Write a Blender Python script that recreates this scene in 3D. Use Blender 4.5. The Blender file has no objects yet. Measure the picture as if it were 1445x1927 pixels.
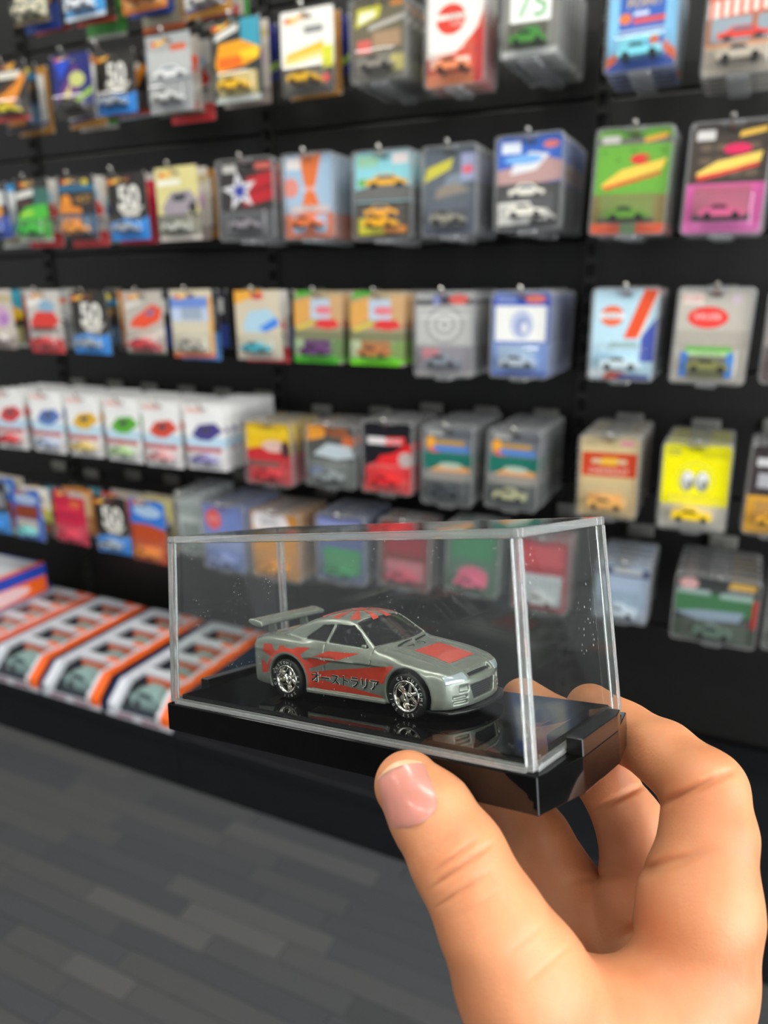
import bpy, bmesh, math, random
import numpy as np
from mathutils import Matrix, Vector

# ------------------------------------------------------------------ camera, light, exposure
SC = bpy.context.scene
COL = SC.collection
CAM_POS = Vector((0.0, 0.0, 1.02))
CAM_R = Vector((0.903965, 0.427578, -0.005018))
CAM_U = Vector((-0.11781, 0.260315, 0.958309))
CAM_F = Vector((-0.411058, 0.865687, -0.285688))
cam_data = bpy.data.cameras.new('camera')
cam = bpy.data.objects.new('camera', cam_data)
COL.objects.link(cam)
cam.matrix_world = Matrix(((CAM_R.x, CAM_U.x, -CAM_F.x, CAM_POS.x), (CAM_R.y, CAM_U.y, -CAM_F.y, CAM_POS.y),
                           (CAM_R.z, CAM_U.z, -CAM_F.z, CAM_POS.z), (0, 0, 0, 1)))
cam_data.sensor_fit = 'HORIZONTAL'
cam_data.sensor_width = 36.0
cam_data.lens = 1400.0 / 1445.0 * 36.0
cam_data.clip_start = 0.02
cam_data.dof.use_dof = True
cam_data.dof.focus_distance = 0.188
cam_data.dof.aperture_fstop = 15.5
SC.camera = cam

world = bpy.data.worlds.new('shop_interior')
SC.world = world
world.use_nodes = True
world.node_tree.nodes['Background'].inputs[0].default_value = (0.92, 0.95, 1.0, 1)
world.node_tree.nodes['Background'].inputs[1].default_value = 0.38

SC.view_settings.view_transform = 'Standard'
SC.view_settings.look = 'None'
SC.view_settings.exposure = 0.27
SC.view_settings.gamma = 1.0
SC.view_settings.use_curve_mapping = False
SC.cycles.use_denoising = True
SC.cycles.max_bounces = 12
SC.cycles.transparent_max_bounces = 40
SC.cycles.caustics_reflective = False
SC.cycles.sample_clamp_indirect = 6.0

CEIL_LIGHT = 18.0      # radiance of the ceiling panels
WINDOW_LIGHT = 6.0      # radiance of the daylight in the shop-front window

# ------------------------------------------------------------------ helpers
R3 = random.Random(7)

def srgb(r, g, b):
    f = lambda c: (c / 255.0 / 12.92) if c / 255.0 <= 0.04045 else ((c / 255.0 + 0.055) / 1.055) ** 2.4
    return (f(r), f(g), f(b), 1.0)

def hexc(h):
    return srgb(int(h[0:2], 16), int(h[2:4], 16), int(h[4:6], 16))

MATS = {}

def node(nt, t, **kw):
    n = nt.nodes.new(t)
    for k, v in kw.items():
        if isinstance(k, str) and hasattr(n, k):
            setattr(n, k, v)
    return n

def mat(name, color=(0.5, 0.5, 0.5, 1), rough=0.5, metal=0.0, coat=0.0, spec=0.5, noise=0.0, nscale=200.0, bump=0.0,
        bscale=400.0, attr=False, trans=0.0, emit=None, estr=0.0, sss=0.0, sssr=(0.01, 0.004, 0.002), ior=1.45):
    if name in MATS:
        return MATS[name]
    m = bpy.data.materials.new(name)
    m.use_nodes = True
    nt = m.node_tree
    p = nt.nodes['Principled BSDF']
    p.inputs['Base Color'].default_value = color
    p.inputs['Roughness'].default_value = rough
    p.inputs['Metallic'].default_value = metal
    p.inputs['Coat Weight'].default_value = coat
    p.inputs['Coat Roughness'].default_value = 0.06
    p.inputs['Specular IOR Level'].default_value = spec
    p.inputs['Transmission Weight'].default_value = trans
    p.inputs['IOR'].default_value = ior
    if sss:
        p.inputs['Subsurface Weight'].default_value = 1.0
        p.inputs['Subsurface Radius'].default_value = sssr
        p.inputs['Subsurface Scale'].default_value = sss
    if emit:
        p.inputs['Emission Color'].default_value = emit
        p.inputs['Emission Strength'].default_value = estr
    tc = node(nt, 'ShaderNodeTexCoord')
    src = None
    if attr:
        a = nt.nodes.new('ShaderNodeAttribute')
        a.attribute_name = 'Col'
        src = a.outputs['Color']
    if noise:
        n = nt.nodes.new('ShaderNodeTexNoise')
        n.inputs['Scale'].default_value = nscale
        n.inputs['Detail'].default_value = 4.0
        nt.links.new(tc.outputs['Object'], n.inputs['Vector'])
        mr = nt.nodes.new('ShaderNodeMapRange')
        mr.inputs['From Min'].default_value = 0.25
        mr.inputs['From Max'].default_value = 0.75
        mr.inputs['To Min'].default_value = 1.0 - noise
        mr.inputs['To Max'].default_value = 1.0 + noise
        nt.links.new(n.outputs['Fac'], mr.inputs['Value'])
        mx = nt.nodes.new('ShaderNodeMix')
        mx.data_type = 'RGBA'
        mx.blend_type = 'MULTIPLY'
        mx.inputs['Factor'].default_value = 1.0
        if src is None:
            mx.inputs[6].default_value = color
        else:
            nt.links.new(src, mx.inputs[6])
        nt.links.new(mr.outputs['Result'], mx.inputs[7])
        src = mx.outputs[2]
    if src is not None:
        nt.links.new(src, p.inputs['Base Color'])
    if bump:
        n = nt.nodes.new('ShaderNodeTexNoise')
        n.inputs['Scale'].default_value = bscale
        n.inputs['Detail'].default_value = 3.0
        nt.links.new(tc.outputs['Object'], n.inputs['Vector'])
        b = nt.nodes.new('ShaderNodeBump')
        b.inputs['Strength'].default_value = bump
        b.inputs['Distance'].default_value = 0.001
        nt.links.new(n.outputs['Fac'], b.inputs['Height'])
        nt.links.new(b.outputs['Normal'], p.inputs['Normal'])
    MATS[name] = m
    return m

def clear_mat(name, tint=(1, 1, 1, 1), r0=0.04, rough=0.02, haze=0.0, specks=0.0, sscale=900.0, stretch=(1, 1, 1)):
    """thin clear plastic: lets light through, reflects by angle; haze and specks are a little white dust"""
    if name in MATS:
        return MATS[name]
    m = bpy.data.materials.new(name)
    m.use_nodes = True
    nt = m.node_tree
    nt.nodes.remove(nt.nodes['Principled BSDF'])
    out = nt.nodes['Material Output']
    tr = nt.nodes.new('ShaderNodeBsdfTransparent')
    tr.inputs[0].default_value = tint
    gl = nt.nodes.new('ShaderNodeBsdfGlossy')
    gl.inputs['Roughness'].default_value = rough
    lw = nt.nodes.new('ShaderNodeLayerWeight')
    lw.inputs['Blend'].default_value = 0.5
    pw = nt.nodes.new('ShaderNodeMath'); pw.operation = 'POWER'; pw.inputs[1].default_value = 4.0
    nt.links.new(lw.outputs['Facing'], pw.inputs[0])
    ma = nt.nodes.new('ShaderNodeMath'); ma.operation = 'MULTIPLY_ADD'
    ma.inputs[1].default_value = 0.9 - r0; ma.inputs[2].default_value = r0
    nt.links.new(pw.outputs[0], ma.inputs[0])
    mx = nt.nodes.new('ShaderNodeMixShader')
    nt.links.new(ma.outputs[0], mx.inputs[0])
    nt.links.new(tr.outputs[0], mx.inputs[1])
    nt.links.new(gl.outputs[0], mx.inputs[2])
    last = mx
    if haze or specks:
        df = nt.nodes.new('ShaderNodeBsdfDiffuse')
        df.inputs[0].default_value = (0.9, 0.9, 0.86, 1)
        tc = nt.nodes.new('ShaderNodeTexCoord')
        mp = nt.nodes.new('ShaderNodeMapping')
        mp.inputs['Scale'].default_value = stretch
        nt.links.new(tc.outputs['Object'], mp.inputs[0])
        vn = nt.nodes.new('ShaderNodeTexVoronoi')
        vn.inputs['Scale'].default_value = sscale
        nt.links.new(mp.outputs[0], vn.inputs['Vector'])
        n2 = nt.nodes.new('ShaderNodeTexNoise')
        n2.inputs['Scale'].default_value = sscale * 0.12
        nt.links.new(mp.outputs[0], n2.inputs['Vector'])
        c1 = nt.nodes.new('ShaderNodeMapRange')
        c1.inputs['From Min'].default_value = 0.16; c1.inputs['From Max'].default_value = 0.08
        nt.links.new(vn.outputs['Distance'], c1.inputs['Value'])
        c2 = nt.nodes.new('ShaderNodeMapRange')
        c2.inputs['From Min'].default_value = 0.56; c2.inputs['From Max'].default_value = 0.66
        nt.links.new(n2.outputs['Fac'], c2.inputs['Value'])
        mu = nt.nodes.new('ShaderNodeMath'); mu.operation = 'MULTIPLY'
        nt.links.new(c1.outputs[0], mu.inputs[0]); nt.links.new(c2.outputs[0], mu.inputs[1])
        m2 = nt.nodes.new('ShaderNodeMath'); m2.operation = 'MULTIPLY_ADD'
        m2.inputs[1].default_value = specks; m2.inputs[2].default_value = haze
        nt.links.new(mu.outputs[0], m2.inputs[0])
        mx2 = nt.nodes.new('ShaderNodeMixShader')
        nt.links.new(m2.outputs[0], mx2.inputs[0])
        nt.links.new(mx.outputs[0], mx2.inputs[1])
        nt.links.new(df.outputs[0], mx2.inputs[2])
        last = mx2
    nt.links.new(last.outputs[0], out.inputs['Surface'])
    MATS[name] = m
    return m

def link(name, me, m=None, parent=None, mw=None, loc=None):
    o = bpy.data.objects.new(name, me)
    COL.objects.link(o)
    if m is not None and me is not None:
        if not me.materials:
            me.materials.append(m)
    if parent is not None:
        o.parent = parent
    if mw is not None:
        o.matrix_local = mw
    if loc is not None:
        o.location = loc
    return o

def bm_obj(name, bm, m=None, parent=None, loc=None, smooth=False, mw=None, fix=True):
    if fix:
        bmesh.ops.recalc_face_normals(bm, faces=bm.faces[:])
    me = bpy.data.meshes.new(name)
    bm.to_mesh(me)
    bm.free()
    if smooth:
        me.polygons.foreach_set('use_smooth', [True] * len(me.polygons))
    return link(name, me, m, parent, mw, loc)

def empty(name, loc=(0, 0, 0), mw=None, parent=None):
    o = bpy.data.objects.new(name, None)
    COL.objects.link(o)
    o.empty_display_size = 0.02
    if parent is not None:
        o.parent = parent
    o.location = loc
    if mw is not None:
        o.matrix_local = mw
    return o

def tag(o, label=None, cat=None, group=None, kind=None):
    if label: o['label'] = label
    if cat: o['category'] = cat
    if group: o['group'] = group
    if kind: o['kind'] = kind
    return o

def box(bm, x0, x1, y0, y1, z0, z1, bevel=0.0, seg=2):
    r = bmesh.ops.create_cube(bm, size=1.0)
    vs = r['verts']
    for v in vs:
        v.co = Vector((x0 + (v.co.x + .5) * (x1 - x0), y0 + (v.co.y + .5) * (y1 - y0), z0 + (v.co.z + .5) * (z1 - z0)))
    if bevel:
        es = list({e for v in vs for e in v.link_edges})
        bmesh.ops.bevel(bm, geom=es, offset=bevel, segments=seg, profile=0.5, affect='EDGES', clamp_overlap=True)
    return vs

def new_bm():
    return bmesh.new()

def prism(bm, pts, h0, h1, axis='z'):
    """extrude a closed polygon pts (a, b) from h0 to h1 along axis; z: (x,y), y: (x,z), x: (y,z)"""
    def P(a, b, h):
        return {'z': (a, b, h), 'y': (a, h, b), 'x': (h, a, b)}[axis]
    lo = [bm.verts.new(P(a, b, h0)) for a, b in pts]
    hi = [bm.verts.new(P(a, b, h1)) for a, b in pts]
    n = len(pts)
    bm.faces.new(lo); bm.faces.new(hi[::-1])
    for i in range(n):
        bm.faces.new((lo[i], lo[(i + 1) % n], hi[(i + 1) % n], hi[i]))

def rrect(x0, y0, x1, y1, r, n=4):
    pts = []
    for cx, cy, a0 in ((x1 - r, y1 - r, 0), (x0 + r, y1 - r, 90), (x0 + r, y0 + r, 180), (x1 - r, y0 + r, 270)):
        for i in range(n + 1):
            a = math.radians(a0 + 90 * i / n)
            pts.append((cx + r * math.cos(a), cy + r * math.sin(a)))
    return pts

def tube(bm, pts, radii, seg=8, cap=True):
    """a round bar through 3-d points"""
    pts = [Vector(p) for p in pts]
    if not hasattr(radii, '__len__'):
        radii = [radii] * len(pts)
    rings = []
    for i, p in enumerate(pts):
        d = (pts[min(i + 1, len(pts) - 1)] - pts[max(i - 1, 0)]).normalized()
        up = Vector((0, 0, 1)) if abs(d.z) < 0.9 else Vector((1, 0, 0))
        a = d.cross(up).normalized(); b = d.cross(a).normalized()
        rings.append([bm.verts.new(p + (a * math.cos(t) + b * math.sin(t)) * radii[i]) for t in [2 * math.pi * k / seg for k in range(seg)]])
    for i in range(len(rings) - 1):
        for k in range(seg):
            bm.faces.new((rings[i][k], rings[i][(k + 1) % seg], rings[i + 1][(k + 1) % seg], rings[i + 1][k]))
    if cap:
        bm.faces.new(rings[0]); bm.faces.new(rings[-1][::-1])

def lathe(bm, prof, seg=48, axis='y', close=False):
    """revolve (r, h) profile about axis"""
    rings = []
    for r, h in prof:
        ring = []
        for k in range(seg):
            t = 2 * math.pi * k / seg
            c, s = r * math.cos(t), r * math.sin(t)
            ring.append(bm.verts.new({'y': (c, h, s), 'z': (c, s, h), 'x': (h, c, s)}[axis]))
        rings.append(ring)
    m = len(rings)
    for i in range(m if close else m - 1):
        a, b = rings[i], rings[(i + 1) % m]
        for k in range(seg):
            bm.faces.new((a[k], a[(k + 1) % seg], b[(k + 1) % seg], b[k]))
    return rings

TEXT_CACHE = {}

def text_mesh(s, size=1.0, bold=0.0):
    """flat triangles of a line of text, centred, cap height about size"""
    if (s, bold) in TEXT_CACHE:
        V, F = TEXT_CACHE[(s, bold)]
    else:
        cu = bpy.data.curves.new('lettering', 'FONT')
        cu.body = s
        cu.size = 1.0
        cu.resolution_u = 3
        cu.offset = bold
        cu.fill_mode = 'FRONT'
        ob = bpy.data.objects.new('lettering', cu)
        COL.objects.link(ob)
        dg = bpy.context.evaluated_depsgraph_get()
        me = ob.evaluated_get(dg).to_mesh()
        V = np.array([v.co[:2] for v in me.vertices], float).reshape(-1, 2)
        F = [tuple(p.vertices) for p in me.polygons]
        ob.evaluated_get(dg).to_mesh_clear()
        bpy.data.objects.remove(ob)
        bpy.data.curves.remove(cu)
        if len(V):
            V[:, 0] -= (V[:, 0].min() + V[:, 0].max()) / 2
            V[:, 1] -= (V[:, 1].min() + V[:, 1].max()) / 2
            V /= max(V[:, 1].max() - V[:, 1].min(), 1e-6)
        TEXT_CACHE[(s, bold)] = (V, F)
    return V * size, F

# ------------------------------------------------------------------ implicit surfaces
def smin(a, b, k):
    h = np.clip(0.5 + 0.5 * (b - a) / k, 0, 1)
    return b * (1 - h) + a * h - k * h * (1 - h)

def smax(a, b, k):
    return -smin(-a, -b, k)

def surface_nets(fun, lo, hi, h, newton=2):
    """mesh the zero set of fun(X, Y, Z) on a grid; returns verts, quads"""
    lo = np.array(lo, float); hi = np.array(hi, float)
    n = np.ceil((hi - lo) / h).astype(int) + 1
    ax = [lo[i] + h * np.arange(n[i]) for i in range(3)]
    X, Y, Z = np.meshgrid(*ax, indexing='ij')
    F = fun(X, Y, Z)
    S = F < 0
    nx, ny, nz = n
    cs = np.zeros((nx - 1, ny - 1, nz - 1), np.int8)
    for i in (0, 1):
        for j in (0, 1):
            for k in (0, 1):
                cs += S[i:nx - 1 + i, j:ny - 1 + j, k:nz - 1 + k]
    act = (cs > 0) & (cs < 8)
    idx = np.full(act.shape, -1, np.int64)
    ci = np.argwhere(act)
    idx[act] = np.arange(len(ci))
    acc = np.zeros((len(ci), 3)); cnt = np.zeros(len(ci))
    c0, c1, c2 = ci.T
    offs = [(i, j, k) for i in (0, 1) for j in (0, 1) for k in (0, 1)]
    for a in offs:
        for d in range(3):
            if a[d] == 0:
                b = list(a); b[d] = 1
                fa = F[c0 + a[0], c1 + a[1], c2 + a[2]]; fb = F[c0 + b[0], c1 + b[1], c2 + b[2]]
                cr = (fa < 0) != (fb < 0)
                t = np.where(cr, fa / np.where(fa - fb == 0, 1, fa - fb), 0)
                p = np.array(a, float)[None, :].repeat(len(ci), 0)
                p[:, d] += t
                acc += p * cr[:, None]; cnt += cr
    V = lo + (ci + acc / np.maximum(cnt, 1)[:, None]) * h
    quads = []
    for d in range(3):
        s0 = [slice(1, -1)] * 3; s0[d] = slice(0, -1)
        s1 = [slice(1, -1)] * 3; s1[d] = slice(1, None)
        A, B = S[tuple(s0)], S[tuple(s1)]
        e = np.argwhere(A != B)
        base = e.copy()
        for q in range(3):
            if q != d: base[:, q] += 1
        fl = A[tuple(e.T)]
        u, v = (d + 1) % 3, (d + 2) % 3
        def cell(du, dv):
            c = base.copy(); c[:, u] -= du; c[:, v] -= dv
            return idx[tuple(c.T)]
        q = np.stack([cell(1, 1), cell(0, 1), cell(0, 0), cell(1, 0)], 1)
        q[~fl] = q[~fl][:, ::-1]
        quads.append(q)
    Q = np.concatenate(quads)
    for _ in range(newton):
        e = h * 0.25
        f = fun(V[:, 0], V[:, 1], V[:, 2])
        g = np.stack([fun(V[:, 0] + (e if i == 0 else 0), V[:, 1] + (e if i == 1 else 0), V[:, 2] + (e if i == 2 else 0)) - f for i in range(3)], 1) / e
        g2 = np.maximum((g * g).sum(1), 0.09)
        step = -(f / g2)[:, None] * g
        ln = np.linalg.norm(step, axis=1, keepdims=True)
        V = V + step * np.minimum(1, 0.4 * h / np.maximum(ln, 1e-12))
    return V, Q

def refine(fun, V, Q, h, newton=3):
    """split every quad in four and pull the new points onto the surface"""
    E = np.concatenate([np.stack([Q[:, i], Q[:, (i + 1) % 4]], 1) for i in range(4)])
    E.sort(axis=1)
    U, inv = np.unique(E, axis=0, return_inverse=True)
    inv = inv.reshape(4, -1)
    n, m = len(V), len(Q)
    mid = (V[U[:, 0]] + V[U[:, 1]]) / 2
    cen = V[Q].mean(1)
    e0, e1, e2, e3 = [n + inv[i] for i in range(4)]
    c = n + len(U) + np.arange(m)
    W = np.concatenate([V, mid, cen])
    Q2 = np.concatenate([np.stack(q, 1) for q in ((Q[:, 0], e0, c, e3), (Q[:, 1], e1, c, e0), (Q[:, 2], e2, c, e1), (Q[:, 3], e3, c, e2))])
    for _ in range(newton):
        e = h * 0.2
        f = fun(*W.T)
        g = np.stack([fun(W[:, 0] + (e if i == 0 else 0), W[:, 1] + (e if i == 1 else 0), W[:, 2] + (e if i == 2 else 0)) - f for i in range(3)], 1) / e
        step = -(f / np.maximum((g * g).sum(1), 0.2))[:, None] * g
        ln = np.linalg.norm(step, axis=1, keepdims=True)
        W = W + step * np.minimum(1, 0.5 * h / np.maximum(ln, 1e-12))
    return W, Q2

def np_mesh(name, V, Q, smooth=True):
    me = bpy.data.meshes.new(name)
    me.vertices.add(len(V)); me.vertices.foreach_set('co', np.ascontiguousarray(V, np.float32).ravel())
    k = Q.shape[1]
    me.loops.add(len(Q) * k); me.loops.foreach_set('vertex_index', Q.astype(np.int32).ravel())
    me.polygons.add(len(Q)); me.polygons.foreach_set('loop_start', np.arange(0, len(Q) * k, k, dtype=np.int32))
    me.update(calc_edges=True)
    me.validate()
    if smooth:
        me.polygons.foreach_set('use_smooth', [True] * len(me.polygons))
    return me
# ------------------------------------------------------------------ the room
WALL_Y = 1.5
m_black = mat('black_steel', srgb(20, 20, 18), rough=0.42, noise=0.25, nscale=60, bump=0.05, bscale=900)
m_seam = mat('black_void', srgb(7, 7, 7), rough=0.7, noise=0.2)
m_deck = mat('black_deck_board', srgb(13, 15, 19), rough=0.5, noise=0.25, nscale=40)

# floor with carpet planks
bm = new_bm(); box(bm, -5.0, 4.0, -4.0, 1.62, -0.06, -0.004)
m_car0 = mat('carpet_base', srgb(66, 67, 68), rough=0.95, noise=0.3, nscale=900, bump=0.6, bscale=1500, spec=0.1)
floor = tag(bm_obj('floor', bm, m_car0), 'dark grey carpet floor of narrow planks in front of the shelving', None, None, 'structure')
shades = [(67, 69, 71), (72, 73, 74), (75, 76, 76), (79, 80, 80), (69, 71, 73), (83, 83, 82), (74, 75, 75)]
m_carp = [mat('carpet_shade_%d' % i, srgb(*c), rough=0.95, noise=0.22, nscale=1300, bump=0.6, bscale=1800, spec=0.08) for i, c in enumerate(shades)]
rr = random.Random(21)
lens = [0.13, 0.2, 0.26, 0.33, 0.4]
plank_me = {}
for li, L in enumerate(lens):
    for si in range(len(shades)):
        bm = new_bm(); box(bm, 0.0006, L - 0.0006, 0.0005, 0.0395, -0.004, 0.0, bevel=0.0006, seg=1)
        bmesh.ops.recalc_face_normals(bm, faces=bm.faces[:])
        me = bpy.data.meshes.new('carpet_plank'); bm.to_mesh(me); bm.free(); me.materials.append(m_carp[si])
        plank_me[(li, si)] = me
row = 0
y = 1.045 - 0.04
while y > 0.36:
    xl = -0.95 - 1.15 * (y - 0.2) ; xr = -0.42 if y > 0.62 else -0.28
    x = xl - rr.random() * 0.2
    last = -1
    while x < xr:
        li = rr.choice([0, 1, 2, 3, 3, 4]); si = rr.choice([0, 0, 1, 1, 2, 2, 3, 4, 4, 5, 6])
        if si == last: si = (si + 3) % len(shades)
        last = si
        o = bpy.data.objects.new('carpet_plank', plank_me[(li, si)]); COL.objects.link(o)
        o.parent = floor; o.location = (x, y, 0.0)
        x += lens[li]
    y -= 0.04; row += 1

# back wall of the shelving: carcass, panels, slotted uprights
bm = new_bm(); box(bm, -4.2, 1.9, WALL_Y + 0.031, WALL_Y + 0.1, 0.0, 2.9)
wall = tag(bm_obj('wall_back', bm, m_seam), 'black steel shelving wall with slotted uprights and panels', None, None, 'structure')
UPR = [-3.812, -3.105, -2.398, -1.691, -0.984, -0.276, 0.431, 1.138]
panel_me = {}
zs = [0.13, 0.36, 0.64, 0.875, 1.11, 1.345, 1.58, 1.815, 2.05, 2.4]
for a, b in zip(UPR[:-1], UPR[1:]):
    for z0, z1 in zip(zs[:-1], zs[1:]):
        k = round(z1 - z0, 3)
        if k not in panel_me:
            bm = new_bm(); box(bm, -0.346, 0.346, 0.0, 0.03, 0.0025, k - 0.0025, bevel=0.003)
            bmesh.ops.recalc_face_normals(bm, faces=bm.faces[:])
            me = bpy.data.meshes.new('panel'); bm.to_mesh(me); bm.free(); me.materials.append(m_black)
            panel_me[k] = me
        o = bpy.data.objects.new('panel', panel_me[k]); COL.objects.link(o); o.parent = wall
        o.location = ((a + b) / 2, WALL_Y, z0)
m_up = mat('upright_steel', srgb(42, 42, 40), rough=0.35, metal=0.3, noise=0.15)
bm = new_bm()
box(bm, -0.0125, -0.009, -0.006, 0.03, 0.1, 2.4); box(bm, 0.009, 0.0125, -0.006, 0.03, 0.1, 2.4)
box(bm, -0.0095, 0.0095, 0.012, 0.03, 0.1, 2.4)
zz = 0.13
while zz < 2.38:
    box(bm, -0.0095, 0.0095, -0.005, 0.012, zz, zz + 0.012); zz += 0.036
bmesh.ops.recalc_face_normals(bm, faces=bm.faces[:])
ume = bpy.data.meshes.new('upright'); bm.to_mesh(ume); bm.free(); ume.materials.append(m_up)
for a in UPR:
    o = bpy.data.objects.new('upright', ume); COL.objects.link(o); o.parent = wall; o.location = (a, WALL_Y - 0.002, 0)

# base deck on its kick board
DECK_Z, DECK_Y = 0.13, 1.04
deck = empty('base_deck', (-0.98, DECK_Y, 0))
tag(deck, 'low black base deck running along the foot of the shelving', 'shelf')
for a, b in zip(UPR[1:-1], UPR[2:]):
    bm = new_bm(); box(bm, a + 0.001 + 0.98, b - 0.001 + 0.98, 0.0, WALL_Y - DECK_Y - 0.01, DECK_Z - 0.022, DECK_Z, bevel=0.002)
    bm_obj('deck_board', bm, m_deck, deck)
    bm = new_bm(); box(bm, a + 0.0015 + 0.98, b - 0.0015 + 0.98, 0.006, 0.022, 0.0, DECK_Z - 0.022, bevel=0.0015)
    bm_obj('kick_board', bm, m_deck, deck)

# ceiling with light panels, shop-front window on the right, plain walls behind the camera
m_ceil = mat('ceiling_white', srgb(150, 150, 146), rough=0.9, noise=0.06, nscale=30)
bm = new_bm(); box(bm, -5.0, 4.0, -4.0, 1.6, 2.9, 2.96)
tag(bm_obj('ceiling', bm, m_ceil), 'pale suspended ceiling above the shop', None, None, 'structure')
m_lamp = mat('lamp_diffuser', srgb(250, 246, 236), rough=0.6, noise=0.02, emit=(1.0, 0.97, 0.91, 1), estr=CEIL_LIGHT)
m_lampf = mat('lamp_frame', srgb(220, 220, 218), rough=0.4, noise=0.05)
for i, (lx, ly) in enumerate([(-3.0, 0.35), (-1.6, 0.35), (-0.2, 0.35), (1.2, 0.35), (-2.3, -1.6), (-0.7, -1.6), (0.9, -1.6)]):
    e = empty('ceiling_light_offscreen', (lx, ly, 2.87))
    tag(e, 'flat rectangular ceiling light panel above the shop floor', 'lamp', 'ceiling light panels')
    bm = new_bm(); box(bm, -0.5, 0.5, -0.14, 0.14, -0.001, 0.012); bm_obj('diffuser', bm, m_lamp, e)
    bm = new_bm()
    for q in ((-0.53, 0.53, -0.17, -0.14), (-0.53, 0.53, 0.14, 0.17), (-0.53, -0.5, -0.14, 0.14), (0.5, 0.53, -0.14, 0.14)):
        box(bm, q[0], q[1], q[2], q[3], -0.006, 0.03)
    bm_obj('frame', bm, m_lampf, e)
m_wallp = mat('painted_wall', srgb(120, 118, 114), rough=0.85, noise=0.06, nscale=20)
bm = new_bm()
box(bm, 2.6, 2.7, -4.0, -2.7, 0, 2.9); box(bm, 2.6, 2.7, 1.0, 1.6, 0, 2.9)
box(bm, 2.6, 2.7, -2.7, 1.0, 2.5, 2.9)
tag(bm_obj('wall_right', bm, m_wallp), 'painted shop-front wall around the window', None, None, 'structure')
m_day = mat('daylight_glass', srgb(230, 240, 250), rough=0.3, noise=0.02, emit=(0.94, 0.97, 1.0, 1), estr=WINDOW_LIGHT)
m_wf = mat('window_frame_dark', srgb(60, 60, 62), rough=0.4, noise=0.1)
win = tag(empty('window_right_offscreen', (2.65, -0.85, 0.0)), 'tall bright shop-front window', None, None, 'structure')
for k in range(3):
    bm = new_bm(); box(bm, -0.004, 0.004, -1.82 + k * 1.22, -1.82 + k * 1.22 + 1.19, 0.04, 2.46); bm_obj('pane', bm, m_day, win)
bm = new_bm()
for k in range(4): box(bm, -0.05, 0.05, -1.85 + k * 1.22, -1.82 + k * 1.22, 0.0, 2.5)
box(bm, -0.05, 0.05, -1.85, 1.84, 0, 0.04); box(bm, -0.05, 0.05, -1.85, 1.84, 2.46, 2.5)
bm_obj('window_frame', bm, m_wf, win)
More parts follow.
